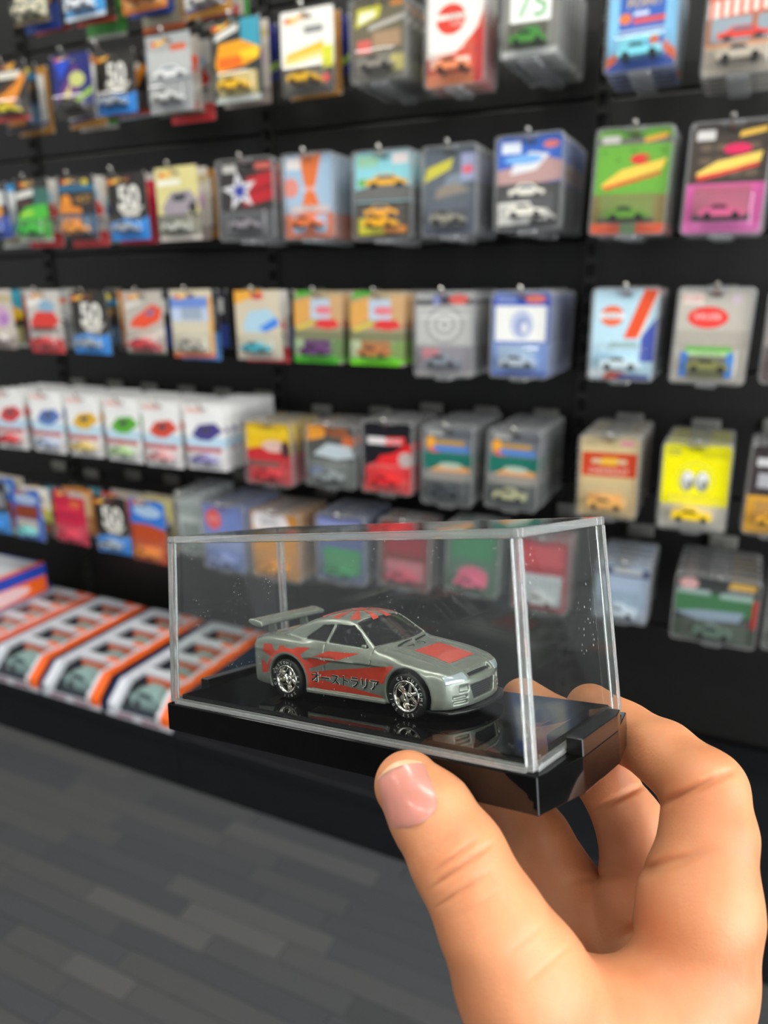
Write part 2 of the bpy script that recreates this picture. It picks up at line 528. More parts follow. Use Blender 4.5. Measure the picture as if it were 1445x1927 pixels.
# row, hook x, top z, front y, width, height, kind, count, base colour, car colour, mixed stack, description, printed shapes
PACKS = [
    (0, -1.426, 1.670, 1.300, 0.103, 0.111, 'short', 3, '2a2622', 'd8d2b4', True, 'cream card pack with a pale car numbered eight',
     [('r', 0.08, 0.1, 0.95, 0.9, 'd8d2b4'), ('p', [(0.1, 0.255), (0.9, 0.255), (0.9, 0.3), (0.764, 0.32), (0.628, 0.375), (0.34, 0.38), (0.228, 0.325), (0.1, 0.315)], 'e6dfc6'), ('p', [(0.604, 0.362), (0.364, 0.366), (0.292, 0.325), (0.692, 0.322)], '5a6a78'), ('e', 0.26, 0.255, 0.08, 0.032, '20242a'), ('e', 0.74, 0.255, 0.08, 0.032, '20242a'), ('t', '8', 0.75, 0.22, 0.14, '2a2622', 0), ('r', 0, 0, 1, 0.06, '7a6a50')]),
    (0, -1.256, 1.650, 1.280, 0.106, 0.111, 'short', 3, '3a9ad8', 'e0e4e8', True, 'white over blue card pack with a pale car',
     [('r', 0, 0.35, 1, 1, 'eef2f2'), ('p', [(0, 0.3), (1, 0.45), (1, 0.3), (0, 0.15)], 'e8f0f2'), ('p', [(0.1, 0.205), (0.7, 0.205), (0.7, 0.25), (0.598, 0.27), (0.496, 0.325), (0.28, 0.33), (0.196, 0.275), (0.1, 0.265)], 'e4e6e2'), ('p', [(0.478, 0.312), (0.298, 0.316), (0.244, 0.275), (0.544, 0.272)], '5a6a78'), ('e', 0.22, 0.205, 0.06, 0.032, '20242a'), ('e', 0.58, 0.205, 0.06, 0.032, '20242a'), ('r', 0, 0, 1, 0.06, 'dfe8ee')]),
    (0, -1.100, 1.647, 1.270, 0.106, 0.119, 'short', 3, 'd88a3a', 'd8701f', True, 'orange card pack with a tan bubble panel',
     [('r', 0.1, 0.08, 0.9, 0.3, 'e9b070'), ('r', 0, 0, 1, 0.05, 'c06a28'), ('r', 0.1, 0.4, 0.9, 0.9, 'e8d0a0')]),
    (0, -0.952, 1.630, 1.270, 0.106, 0.130, 'short', 3, 'b07a2c', 'dcdcd6', True, 'pale grey card pack with a navy band and amber edge',
     [('r', 0, 0.12, 0.88, 1, 'dcdcd6'), ('p', [(0, 0.06), (0.88, 0.14), (0.88, 0.2), (0, 0.12)], '2c3c78'), ('r', 0.1, 0.3, 0.7, 0.6, 'b8b8b0')]),
    (1, -1.481, 1.486, 1.268, 0.106, 0.112, 'short', 3, '2a2624', 'd8c424', True, 'dark card pack with a long orange coupe picture',
     [('p', [(0.35, 0.89), (0.45, 0.96), (0.57, 0.945), (0.73, 0.985), (0.7, 0.93), (0.53, 0.885)], 'f0a424'), ('e', 0.42, 0.925, 0.05, 0.028, 'd8442c'), ('r', 0.47, 0.912, 0.65, 0.95, 'f6c860'), ('r', 0.2, 0.72, 0.85, 0.84, 'e6e0d0'), ('p', [(0, 0.36), (0.95, 0.82), (0.98, 0.7), (0.6, 0.3), (0.2, 0.2), (0, 0.25)], 'e08c2c'), ('p', [(0.2, 0.52), (0.7, 0.72), (0.75, 0.66), (0.3, 0.46)], '5a3a20'), ('r', 0, 0.06, 1, 0.2, '4a3a34'), ('r', 0, 0, 1, 0.05, 'c03a34')]),
    (1, -1.305, 1.482, 1.274, 0.106, 0.116, 'short', 3, '252c70', '403c38', True, 'blue and purple card pack with yellow and lime cars',
     [('p', [(0.08, 0.89), (0.18, 0.96), (0.3, 0.945), (0.46, 0.985), (0.43, 0.93), (0.26, 0.885)], 'f0a424'), ('e', 0.15, 0.925, 0.05, 0.028, 'd8442c'), ('r', 0.2, 0.912, 0.38, 0.95, 'f6c860'), ('p', [(0, 0.3), (0.6, 0.85), (0.8, 0.6), (0.5, 0.3)], '6a3a80'), ('p', [(0.1, 0.9), (0.55, 0.95), (0.2, 0.6)], '2a50c8'), ('e', 0.62, 0.6, 0.2, 0.12, 'c8cc7a'), ('p', [(0.15, 0.28), (0.45, 0.55), (0.4, 0.25)], 'e0d070'), ('p', [(0.5, 0.3), (1, 0.48), (0.95, 0.36), (0.6, 0.24)], '9cc040'), ('r', 0, 0, 1, 0.2, '3c3832')]),
    (1, -1.212, 1.482, 1.299, 0.106, 0.114, 'short', 3, '2b2926', '9aa4ac', True, 'black card pack with silver 50 next to a red card',
     [('p', [(0, 0.86), (0.1, 0.93), (0.22, 0.915), (0.38, 0.955), (0.35, 0.9), (0.18, 0.855)], 'f0a424'), ('e', 0.07, 0.895, 0.05, 0.028, 'd8442c'), ('r', 0.12, 0.882, 0.3, 0.92, 'f6c860'), ('t', '50', 0.53, 0.65, 0.36, '77746a', 0, 0.07), ('t', '50', 0.53, 0.65, 0.34, 'f4f2e8', 0, 0.015), ('p', [(0.22, 0.5), (0.9, 0.5), (0.8, 0.42), (0.72, 0.36), (0.4, 0.36), (0.3, 0.42)], 'cfccc0'), ('r', 0.3, 0.44, 0.82, 0.455, '77746a'), ('p', [(0, 0), (1, 0), (1, 0.34), (0.72, 0.28), (0.4, 0.33), (0, 0.27)], '2c8ee2')]),
    (1, -1.048, 1.483, 1.268, 0.106, 0.131, 'short', 3, 'a9abaa', 'd0d0cc', True, 'silver grey card pack with a white coupe picture',
     [('p', [(0.1, 0.86), (0.2, 0.93), (0.32, 0.915), (0.48, 0.955), (0.45, 0.9), (0.28, 0.855)], 'f0a424'), ('e', 0.17, 0.895, 0.05, 0.028, 'd8442c'), ('r', 0.22, 0.882, 0.4, 0.92, 'f6c860'), ('r', 0, 0.55, 1, 0.8, 'b8bab8'), ('r', 0.55, 0.78, 0.9, 0.86, 'd8663a'), ('p', [(0.125, 0.475), (0.875, 0.475), (0.875, 0.52), (0.748, 0.54), (0.62, 0.595), (0.35, 0.6), (0.245, 0.545), (0.125, 0.535)], 'e8e8e6'), ('p', [(0.598, 0.582), (0.372, 0.586), (0.305, 0.545), (0.68, 0.542)], '5a6a78'), ('e', 0.275, 0.475, 0.075, 0.032, '3a3c40'), ('e', 0.725, 0.475, 0.075, 0.032, '3a3c40'), ('r', 0.06, 0.1, 0.94, 0.4, '9a9c9a'), ('p', [(0, 0.4), (1, 0.44), (1, 0.4), (0, 0.36)], '70767a')]),
    (1, -0.893, 1.488, 1.268, 0.106, 0.134, 'short', 3, '2c3434', 'e8b420', True, 'dark card pack with an orange and yellow truck picture',
     [('p', [(0, 0.88), (0.1, 0.95), (0.22, 0.935), (0.38, 0.975), (0.35, 0.92), (0.18, 0.875)], 'f0a424'), ('e', 0.07, 0.915, 0.05, 0.028, 'd8442c'), ('r', 0.12, 0.902, 0.3, 0.94, 'f6c860'), ('r', 0.6, 0.6, 0.98, 0.98, '3a9ab0'), ('p', [(0.05, 0.75), (0.55, 0.86), (0.55, 0.94), (0.1, 0.83)], 'efece2'), ('p', [(0.05, 0.48), (0.15, 0.72), (0.6, 0.74), (0.98, 0.62), (0.95, 0.5), (0.6, 0.42), (0.1, 0.38)], 'f0a01c'), ('r', 0.12, 0.42, 0.6, 0.55, 'e06a1c'), ('p', [(0.55, 0.6), (0.95, 0.63), (0.95, 0.5), (0.6, 0.52)], 'f4cc2a'), ('r', 0.1, 0.08, 0.9, 0.36, 'c8b878'), ('r', 0.05, 0, 0.95, 0.07, 'cfd6cc')]),
    (1, -0.745, 1.482, 1.269, 0.106, 0.132, 'short', 3, 'f2efe4', 'd8a828', True, 'white card pack with a yellow wedge car picture',
     [('p', [(0.05, 0.86), (0.15, 0.93), (0.27, 0.915), (0.43, 0.955), (0.4, 0.9), (0.23, 0.855)], 'f0a424'), ('e', 0.12, 0.895, 0.05, 0.028, 'd8442c'), ('r', 0.17, 0.882, 0.35, 0.92, 'f6c860'), ('r', 0.45, 0.72, 0.8, 0.8, '8a8a88'), ('p', [(0.05, 0.36), (0.8, 0.52), (0.82, 0.62), (0.1, 0.5)], 'f0be30'), ('p', [(0.05, 0.36), (0.8, 0.45), (0.8, 0.52), (0.1, 0.44)], 'f6da88'), ('r', 0, 0, 1, 0.34, '4c4a46'), ('r', 0.08, 0.06, 0.85, 0.3, '6a665c'), ('e', 0.85, 0.18, 0.07, 0.05, 'e0504a'), ('r', 0.78, 0.3, 0.98, 0.55, 'd6d83a')]),
    (1, -0.608, 1.482, 1.270, 0.104, 0.127, 'clam', 6, '6e6650', '8a8478', False, 'olive clamshell pack with a yellow label',
     [('p', [(0.05, 0.68), (0.5, 0.78), (0.55, 0.92), (0.1, 0.9)], 'd8d23a'), ('p', [(0.1, 0.72), (0.42, 0.79), (0.44, 0.86), (0.15, 0.85)], 'f0efdc'), ('r', 0.72, 0.88, 0.95, 0.94, 'd88a3c'), ('r', 0.08, 0.36, 0.34, 0.52, 'd8645a'), ('r', 0.38, 0.4, 0.9, 0.6, 'a88a6a'), ('p', [(0.3, 0.62), (1, 0.72), (1, 0.78), (0.3, 0.68)], 'b8b4a8'), ('r', 0, 0, 1, 0.33, '7a766a'), ('r', 0.7, 0.1, 0.95, 0.3, 'c8bc6a')]),
    (1, -0.471, 1.479, 1.270, 0.103, 0.146, 'clam', 3, 'd8563c', 'e88a5c', False, 'white and red clamshell pack with a red disc',
     [('p', [(0, 0.3), (0.5, 0.34), (0.85, 0.55), (1, 0.8), (1, 1), (0, 1)], 'f4f1e6'), ('e', 0.4, 0.68, 0.26, 0.155, 'd8402e'), ('r', 0.1, 0.68, 0.95, 0.73, 'f4f1e6'), ('t', 'TOKYO', 0.5, 0.705, 0.05, '6a6660', 0), ('t', 'TORQUE', 0.56, 0.625, 0.05, 'e9e4d8', 0), ('r', 0.06, 0.19, 0.74, 0.29, 'f2e9da'), ('t', 'TOKYO TORQUE', 0.4, 0.24, 0.045, '7a6a60', 0), ('r', 0, 0, 1, 0.13, 'e88a5c'), ('r', 0.82, 0, 1, 0.55, 'cc3a34')]),
    (1, -0.350, 1.481, 1.270, 0.093, 0.122, 'clam', 7, '8a8880', '4a8a3c', False, 'grey and white clamshell pack with a large green 75',
     [('r', 0.12, 0.42, 0.84, 1, 'f3f4ee'), ('t', '75', 0.5, 0.62, 0.3, '3aa048', 0), ('r', 0.1, 0.12, 0.8, 0.4, '5a5648'), ('e', 0.5, 0.3, 0.18, 0.07, '3f8a3a'), ('r', 0, 0.02, 1, 0.1, 'd8d8d2')]),
    (1, -0.187, 1.444, 1.270, 0.101, 0.121, 'clam', 5, '86c4e8', '7cd2e0', False, 'pale blue clamshell pack with red lettering and a turquoise car',
     [('r', 0.15, 0.1, 0.82, 1, '3a62b4'), ('t', 'CHAMPIONS', 0.5, 0.9, 0.1, 'e0493c', 0), ('t', 'POINT', 0.52, 0.76, 0.1, 'f2cc32', 0), ('e', 0.24, 0.6, 0.09, 0.06, 'e87a3c'), ('r', 0.36, 0.62, 0.58, 0.66, 'dfe6f2'), ('r', 0.36, 0.53, 0.82, 0.59, 'd8564a'), ('r', 0.15, 0.44, 0.82, 0.47, 'b8c4d8'), ('p', [(0.15, 0.28), (0.75, 0.34), (0.82, 0.42), (0.15, 0.4)], '7cd2e0'), ('r', 0.15, 0.2, 0.8, 0.28, 'cfd2d2'), ('e', 0.33, 0.28, 0.07, 0.05, 'd8653a'), ('e', 0.68, 0.33, 0.07, 0.05, 'd8653a'), ('r', 0, 0, 1, 0.16, '3558a8'), ('p', [(0, 0.06), (0.15, 0.14), (0.15, 0.24), (0, 0.18)], 'e86a3c'), ('p', [(0.82, 0.2), (1, 0.06), (1, 0.18), (0.84, 0.32)], 'e86a3c')]),
    (1, -0.052, 1.425, 1.270, 0.100, 0.121, 'clam', 5, 'a86a3c', 'b4aa98', False, 'brown clamshell pack with a striped awning over a red racer',
     [('r', 0, 0.92, 1, 1, 'e8b83a'), ('p', [(0, 0.62), (1, 0.68), (1, 0.86), (0, 0.8)], 'f2e6da'), ('p', [(0.02, 0.62), (0.08, 0.625), (0.08, 0.86), (0.02, 0.855)], 'd86a54'), ('p', [(0.15, 0.62), (0.21, 0.625), (0.21, 0.86), (0.15, 0.855)], 'd86a54'), ('p', [(0.28, 0.62), (0.34, 0.625), (0.34, 0.86), (0.28, 0.855)], 'd86a54'), ('p', [(0.41, 0.62), (0.47, 0.625), (0.47, 0.86), (0.41, 0.855)], 'd86a54'), ('p', [(0.54, 0.62), (0.6, 0.625), (0.6, 0.86), (0.54, 0.855)], 'd86a54'), ('p', [(0.67, 0.62), (0.73, 0.625), (0.73, 0.86), (0.67, 0.855)], 'd86a54'), ('p', [(0.8, 0.62), (0.86, 0.625), (0.86, 0.86), (0.8, 0.855)], 'd86a54'), ('p', [(0.93, 0.62), (0.99, 0.625), (0.99, 0.86), (0.93, 0.855)], 'd86a54'), ('r', 0.06, 0.36, 1, 0.62, '93a0a8'), ('r', 0.6, 0.36, 0.68, 0.64, 'a86a4c'), ('p', [(0.15, 0.395), (0.85, 0.395), (0.85, 0.44), (0.731, 0.46), (0.612, 0.515), (0.36, 0.52), (0.262, 0.465), (0.15, 0.455)], 'e0402c'), ('p', [(0.591, 0.502), (0.381, 0.506), (0.318, 0.465), (0.668, 0.462)], '5a6a78'), ('e', 0.29, 0.395, 0.07, 0.032, '20242a'), ('e', 0.71, 0.395, 0.07, 0.032, '20242a'), ('r', 0, 0, 1, 0.34, 'b4aa98'), ('r', 0, 0.3, 1, 0.335, 'd89a70'), ('r', 0, 0.1, 1, 0.13, '9a9286')]),
    (2, -1.592, 1.256, 1.272, 0.106, 0.118, 'short', 3, '30303a', '2c58b8', True, 'dark card pack with an orange burst over a blue panel',
     [('p', [(0.4, 0.88), (0.5, 0.95), (0.62, 0.935), (0.78, 0.975), (0.75, 0.92), (0.58, 0.875)], 'f0a424'), ('e', 0.47, 0.915, 0.05, 0.028, 'd8442c'), ('r', 0.52, 0.902, 0.7, 0.94, 'f6c860'), ('r', 0, 0, 1, 0.4, '2c4ca0'), ('e', 0.5, 0.5, 0.3, 0.15, 'e89a2c'), ('r', 0.1, 0.6, 0.9, 0.85, 'cfd2cc')]),
    (2, -1.456, 1.258, 1.268, 0.106, 0.130, 'short', 3, '2c2b26', '3cb83a', True, 'black and green card pack with a bright green car',
     [('p', [(0.15, 0.88), (0.25, 0.95), (0.37, 0.935), (0.53, 0.975), (0.5, 0.92), (0.33, 0.875)], 'f0a424'), ('e', 0.22, 0.915, 0.05, 0.028, 'd8442c'), ('r', 0.27, 0.902, 0.45, 0.94, 'f6c860'), ('p', [(0, 0.68), (0.55, 0.74), (0.55, 0.84), (0.05, 0.78)], 'e2e0d8'), ('r', 0.55, 0.55, 1, 0.85, '3c6a60'), ('e', 0.3, 0.6, 0.2, 0.07, '4a3030'), ('p', [(0.05, 0.42), (0.3, 0.56), (0.9, 0.6), (0.95, 0.4), (0.6, 0.3), (0.05, 0.3)], '4cb83a'), ('r', 0, 0.05, 1, 0.34, '3c9a34'), ('p', [(0.1, 0.4), (0.5, 0.45), (0.5, 0.5), (0.15, 0.46)], 'b8d844'), ('r', 0, 0, 1, 0.05, 'b0aca4')]),
    (2, -1.326, 1.256, 1.271, 0.106, 0.128, 'short', 3, '2c2a2c', 'e8963a', True, 'brown and teal card pack with an orange shape',
     [('p', [(0.1, 0.88), (0.2, 0.95), (0.32, 0.935), (0.48, 0.975), (0.45, 0.92), (0.28, 0.875)], 'f0a424'), ('e', 0.17, 0.915, 0.05, 0.028, 'd8442c'), ('r', 0.22, 0.902, 0.4, 0.94, 'f6c860'), ('r', 0, 0.76, 1, 0.86, '2f6a8c'), ('e', 0.2, 0.6, 0.14, 0.12, 'e08c2a'), ('p', [(0, 0.42), (0.6, 0.42), (0.6, 0.5), (0.2, 0.56), (0, 0.56)], 'd8842a'), ('t', 'HOT', 0.68, 0.64, 0.12, 'c89a3c', 0), ('r', 0, 0.1, 1, 0.4, '3c5a74'), ('r', 0.05, 0.1, 0.55, 0.34, 'e8963a'), ('e', 0.75, 0.9, 0.1, 0.05, 'c8b83a')]),
    (2, -1.204, 1.256, 1.291, 0.106, 0.131, 'short', 3, '2b2926', '9aa4ac', True, 'black card pack with silver 50 next to a yellow card',
     [('p', [(0, 0.86), (0.1, 0.93), (0.22, 0.915), (0.38, 0.955), (0.35, 0.9), (0.18, 0.855)], 'f0a424'), ('e', 0.07, 0.895, 0.05, 0.028, 'd8442c'), ('r', 0.12, 0.882, 0.3, 0.92, 'f6c860'), ('t', '50', 0.53, 0.65, 0.36, '77746a', 0, 0.07), ('t', '50', 0.53, 0.65, 0.34, 'f4f2e8', 0, 0.015), ('p', [(0.22, 0.5), (0.9, 0.5), (0.8, 0.42), (0.72, 0.36), (0.4, 0.36), (0.3, 0.42)], 'cfccc0'), ('r', 0.3, 0.44, 0.82, 0.455, '77746a'), ('p', [(0, 0), (1, 0), (1, 0.34), (0.72, 0.28), (0.4, 0.33), (0, 0.27)], '2c8ee2')]),
    (2, -1.058, 1.256, 1.273, 0.106, 0.137, 'short', 3, 'd9cf8c', 'b8b8ac', True, 'pale yellow card pack with a silver coupe picture',
     [('p', [(0.08, 0.87), (0.18, 0.94), (0.3, 0.925), (0.46, 0.965), (0.43, 0.91), (0.26, 0.865)], 'f0a424'), ('e', 0.15, 0.905, 0.05, 0.028, 'd8442c'), ('r', 0.2, 0.892, 0.38, 0.93, 'f6c860'), ('r', 0.05, 0.76, 0.6, 0.83, 'f4f2e4'), ('p', [(0.1, 0.45), (0.35, 0.66), (0.8, 0.68), (1, 0.52), (0.7, 0.36), (0.15, 0.36)], '9a9298'), ('p', [(0.38, 0.62), (0.72, 0.64), (0.66, 0.54), (0.4, 0.54)], '33383c'), ('e', 0.84, 0.44, 0.1, 0.08, '3a3a3c'), ('r', 0, 0.05, 1, 0.34, '8a8876'), ('r', 0.08, 0.08, 0.6, 0.3, '6e7460'), ('r', 0, 0, 1, 0.06, 'd8cfc4'), ('r', 0, 0.32, 1, 0.36, '504c44')]),
    (2, -0.887, 1.258, 1.270, 0.128, 0.145, 'clam', 5, '332f2d', '8a8488', False, 'black clamshell pack with a blue star and red block',
     [('p', [(0.42, 0.42), (1, 0.5), (1, 0.86), (0.5, 0.78)], 'b8242c'), ('p', [(0.46, 0.55), (1, 0.66), (1, 0.7), (0.46, 0.6)], '8a1a22'), ('r', 0.06, 0.86, 0.32, 0.96, 'c8c4bc'), ('r', 0.66, 0.88, 0.95, 0.96, 'd8685c'), ('p', [(0.313, 0.883), (0.263, 0.699), (0.025, 0.666), (0.234, 0.572), (0.2, 0.386), (0.379, 0.512), (0.596, 0.429), (0.498, 0.601), (0.666, 0.736), (0.426, 0.716)], 'd8d6d6'), ('p', [(0.334, 0.764), (0.307, 0.663), (0.176, 0.645), (0.291, 0.594), (0.272, 0.491), (0.371, 0.561), (0.49, 0.515), (0.436, 0.61), (0.528, 0.684), (0.396, 0.673)], '2c3c98'), ('r', 0, 0, 1, 0.36, '5a5a5c'), ('r', 0.12, 0.08, 0.74, 0.32, '48484a')]),
    (2, -0.750, 1.257, 1.270, 0.109, 0.146, 'clam', 6, 'a0bcd2', 'dc7238', False, 'orange and pale blue clamshell pack with crossing bands',
     [('p', [(0.3, 1), (0.75, 1), (0.6, 0.58), (0.75, 0.3), (0.3, 0.3), (0.42, 0.58)], 'dc7238'), ('p', [(0, 0.5), (0.3, 0.58), (0, 0.72)], '8fb2d4'), ('e', 0.12, 0.62, 0.16, 0.12, 'dc8a7c'), ('r', 0.04, 0.84, 0.34, 0.97, 'e2dcd6'), ('t', 'GULF', 0.5, 0.6, 0.06, 'e8e8ea', 0), ('r', 0.1, 0.32, 0.9, 0.4, 'd8cdc8'), ('t', 'GULF', 0.5, 0.36, 0.06, '7a7478', 0), ('r', 0, 0, 1, 0.3, 'e07c56'), ('p', [(0.15, 0.06), (0.38, 0.06), (0.44, 0.17), (0.38, 0.28), (0.15, 0.28)], 'a8c6e2'), ('p', [(0.85, 0.06), (0.62, 0.06), (0.56, 0.17), (0.62, 0.28), (0.85, 0.28)], 'a8c6e2')]),
    (2, -0.601, 1.251, 1.270, 0.115, 0.145, 'clam', 6, '8fd0d8', 'f2ae1c', False, 'pale blue clamshell pack with a yellow car and yellow label',
     [('p', [(0, 0.44), (1, 0.44), (1, 0.6), (0.6, 0.66), (0, 0.58)], '6a6a68'), ('r', 0.05, 0.62, 0.3, 0.7, '6ab04a'), ('p', [(0.175, 0.625), (0.925, 0.625), (0.925, 0.67), (0.798, 0.69), (0.67, 0.745), (0.4, 0.75), (0.295, 0.695), (0.175, 0.685)], 'e8ac2c'), ('p', [(0.648, 0.732), (0.423, 0.736), (0.355, 0.695), (0.73, 0.692)], '5a6a78'), ('e', 0.325, 0.625, 0.075, 0.032, '20242a'), ('e', 0.775, 0.625, 0.075, 0.032, '20242a'), ('r', 0.04, 0.84, 0.4, 0.97, '9acaa8'), ('r', 0.66, 0.86, 0.94, 0.98, 'e8dcd8'), ('r', 0, 0, 1, 0.43, '46443e'), ('p', [(0.15, 0.275), (0.75, 0.275), (0.75, 0.32), (0.648, 0.34), (0.546, 0.395), (0.33, 0.4), (0.246, 0.345), (0.15, 0.335)], 'f2ae1c'), ('p', [(0.528, 0.382), (0.348, 0.386), (0.294, 0.345), (0.594, 0.342)], '5a6a78'), ('e', 0.27, 0.275, 0.06, 0.032, '20242a'), ('e', 0.63, 0.275, 0.06, 0.032, '20242a'), ('r', 0.04, 0.04, 0.52, 0.24, 'e8e22c'), ('t', '1969', 0.28, 0.16, 0.07, '7a7428', 0), ('r', 0.5, 0.06, 0.9, 0.14, 'e8902c')]),
    (2, -0.477, 1.249, 1.270, 0.099, 0.142, 'clam', 5, '5c646c', '8c887a', False, 'slate grey clamshell pack with slanted yellow lettering',
     [('p', [(0, 0.62), (0.5, 0.76), (0.55, 0.88), (0.05, 0.78)], 'c8c044'), ('p', [(0.3, 0.5), (1, 0.62), (1, 0.75), (0.45, 0.68)], '7c8894'), ('r', 0.7, 0.62, 0.96, 0.92, '9aa0c0'), ('e', 0.82, 0.74, 0.11, 0.05, 'd86a78'), ('p', [(0.2, 0.42), (0.9, 0.5), (0.6, 0.6), (0.25, 0.55)], '8a8074'), ('r', 0, 0, 1, 0.36, '565c6c'), ('r', 0.12, 0.06, 0.84, 0.3, '44464c'), ('e', 0.36, 0.16, 0.08, 0.05, 'c8c4b4'), ('e', 0.66, 0.16, 0.08, 0.05, 'c8c4b4')]),
    (2, -0.343, 1.255, 1.270, 0.111, 0.143, 'clam', 7, '3c68c0', 'e6e2d4', False, 'blue sky clamshell pack with a cream pickup picture',
     [('p', [(0, 0.46), (1, 0.52), (1, 0.72), (0.7, 0.78), (0.4, 0.7), (0, 0.66)], 'b89490'), ('p', [(0.2, 0.6), (0.6, 0.64), (0.8, 0.8), (0.5, 0.84), (0.25, 0.72)], 'dfe0e2'), ('r', 0.06, 0.83, 0.36, 0.95, 'e2e8f2'), ('e', 0.82, 0.9, 0.12, 0.04, 'e07a6c'), ('e', 0.4, 0.76, 0.3, 0.05, '7ab0e8'), ('r', 0, 0, 1, 0.5, '4c4c4c'), ('p', [(0.18, 0.375), (0.74, 0.375), (0.74, 0.42), (0.645, 0.44), (0.55, 0.495), (0.348, 0.5), (0.27, 0.445), (0.18, 0.435)], 'e6e2d4'), ('p', [(0.533, 0.482), (0.365, 0.486), (0.314, 0.445), (0.594, 0.442)], '5a6a78'), ('e', 0.292, 0.375, 0.056, 0.032, '20242a'), ('e', 0.628, 0.375, 0.056, 0.032, '20242a'), ('r', 0.02, 0.05, 0.52, 0.3, 'f2f0e8'), ('t', 'DODGE', 0.26, 0.23, 0.05, '4a4844', 0), ('t', '1978', 0.26, 0.12, 0.06, '6a6862', 0), ('p', [(0.52, 0.095), (0.92, 0.095), (0.92, 0.14), (0.852, 0.16), (0.784, 0.215), (0.64, 0.22), (0.584, 0.165), (0.52, 0.155)], 'c8c4bc'), ('p', [(0.772, 0.202), (0.652, 0.206), (0.616, 0.165), (0.816, 0.162)], '5a6a78'), ('e', 0.6, 0.095, 0.04, 0.032, '20242a'), ('e', 0.84, 0.095, 0.04, 0.032, '20242a')]),
    (2, -0.183, 1.251, 1.270, 0.113, 0.152, 'clam', 4, '6aa83c', '5c8a34', False, 'green clamshell pack with slanted yellow lettering',
     [('r', 0, 0.86, 1, 1, '6e6c60'), ('r', 0.05, 0.88, 0.3, 0.95, 'c8c4bc'), ('p', [(0.62, 0.87), (0.92, 0.91), (0.94, 0.96), (0.64, 0.92)], 'e8a83c'), ('p', [(0.08, 0.48), (0.35, 0.62), (0.95, 0.72), (0.9, 0.62), (0.3, 0.5), (0.15, 0.44)], 'f0c850'), ('p', [(0.1, 0.46), (0.9, 0.6), (0.88, 0.57), (0.14, 0.43)], 'e04c30'), ('e', 0.6, 0.72, 0.14, 0.05, 'd83a34'), ('e', 0.1, 0.8, 0.05, 0.015, '5a9430'), ('e', 0.3, 0.72, 0.05, 0.015, '5a9430'), ('e', 0.5, 0.8, 0.05, 0.015, '5a9430'), ('e', 0.7, 0.72, 0.05, 0.015, '5a9430'), ('e', 0.9, 0.8, 0.05, 0.015, '5a9430'), ('r', 0, 0, 1, 0.38, '8a7a44'), ('r', 0.08, 0.14, 0.84, 0.36, '7a8a3c'), ('r', 0, 0, 1, 0.1, 'e8603c'), ('r', 0.4, 0, 0.62, 0.1, '7a9a6c'), ('r', 0.06, 0.11, 0.86, 0.15, '3c3a34')]),
    (2, -0.051, 1.248, 1.270, 0.110, 0.152, 'clam', 4, '453c34', 'c85c84', False, 'black and pink clamshell pack with yellow and pink lettering',
     [('e', 0.2, 0.55, 0.09, 0.03, '6a5c4c'), ('e', 0.4, 0.55, 0.09, 0.03, '6a5c4c'), ('e', 0.6, 0.55, 0.09, 0.03, '6a5c4c'), ('e', 0.8, 0.55, 0.09, 0.03, '6a5c4c'), ('e', 0.2, 0.67, 0.09, 0.03, '6a5c4c'), ('e', 0.4, 0.67, 0.09, 0.03, '6a5c4c'), ('e', 0.6, 0.67, 0.09, 0.03, '6a5c4c'), ('e', 0.8, 0.67, 0.09, 0.03, '6a5c4c'), ('e', 0.2, 0.79, 0.09, 0.03, '6a5c4c'), ('e', 0.4, 0.79, 0.09, 0.03, '6a5c4c'), ('e', 0.6, 0.79, 0.09, 0.03, '6a5c4c'), ('e', 0.8, 0.79, 0.09, 0.03, '6a5c4c'), ('r', 0.06, 0.86, 0.3, 0.95, 'd8d4ce'), ('p', [(0.6, 0.87), (0.94, 0.91), (0.95, 0.96), (0.62, 0.92)], 'f0c050'), ('p', [(0.1, 0.56), (0.35, 0.66), (0.92, 0.74), (0.9, 0.65), (0.3, 0.55), (0.15, 0.5)], 'f2ce62'), ('p', [(0.1, 0.53), (0.9, 0.64), (0.88, 0.61), (0.14, 0.49)], 'e0443c'), ('e', 0.6, 0.77, 0.18, 0.05, 'd82c5c'), ('r', 0, 0, 1, 0.46, 'd05c9c'), ('r', 0.1, 0.14, 0.84, 0.44, 'b05c74'), ('r', 0.1, 0.11, 0.86, 0.17, '3c3438'), ('r', 0, 0, 1, 0.1, 'dc6cb0')]),
    (3, -1.622, 1.026, 1.268, 0.106, 0.136, 'short', 3, 'c8beb0', 'c8c0b8', True, 'pale pack with a mauve picture',
     [('e', 0.6, 0.55, 0.3, 0.18, 'c8a0c0'), ('e', 0.7, 0.5, 0.15, 0.1, 'a878b8'), ('r', 0, 0, 1, 0.2, '9a8c84'), ('r', 0, 0.8, 1, 1, 'b8a878')]),
    (3, -1.467, 1.024, 1.268, 0.106, 0.140, 'short', 3, 'c8c4bc', 'cc3838', True, 'grey card pack with a red roadster',
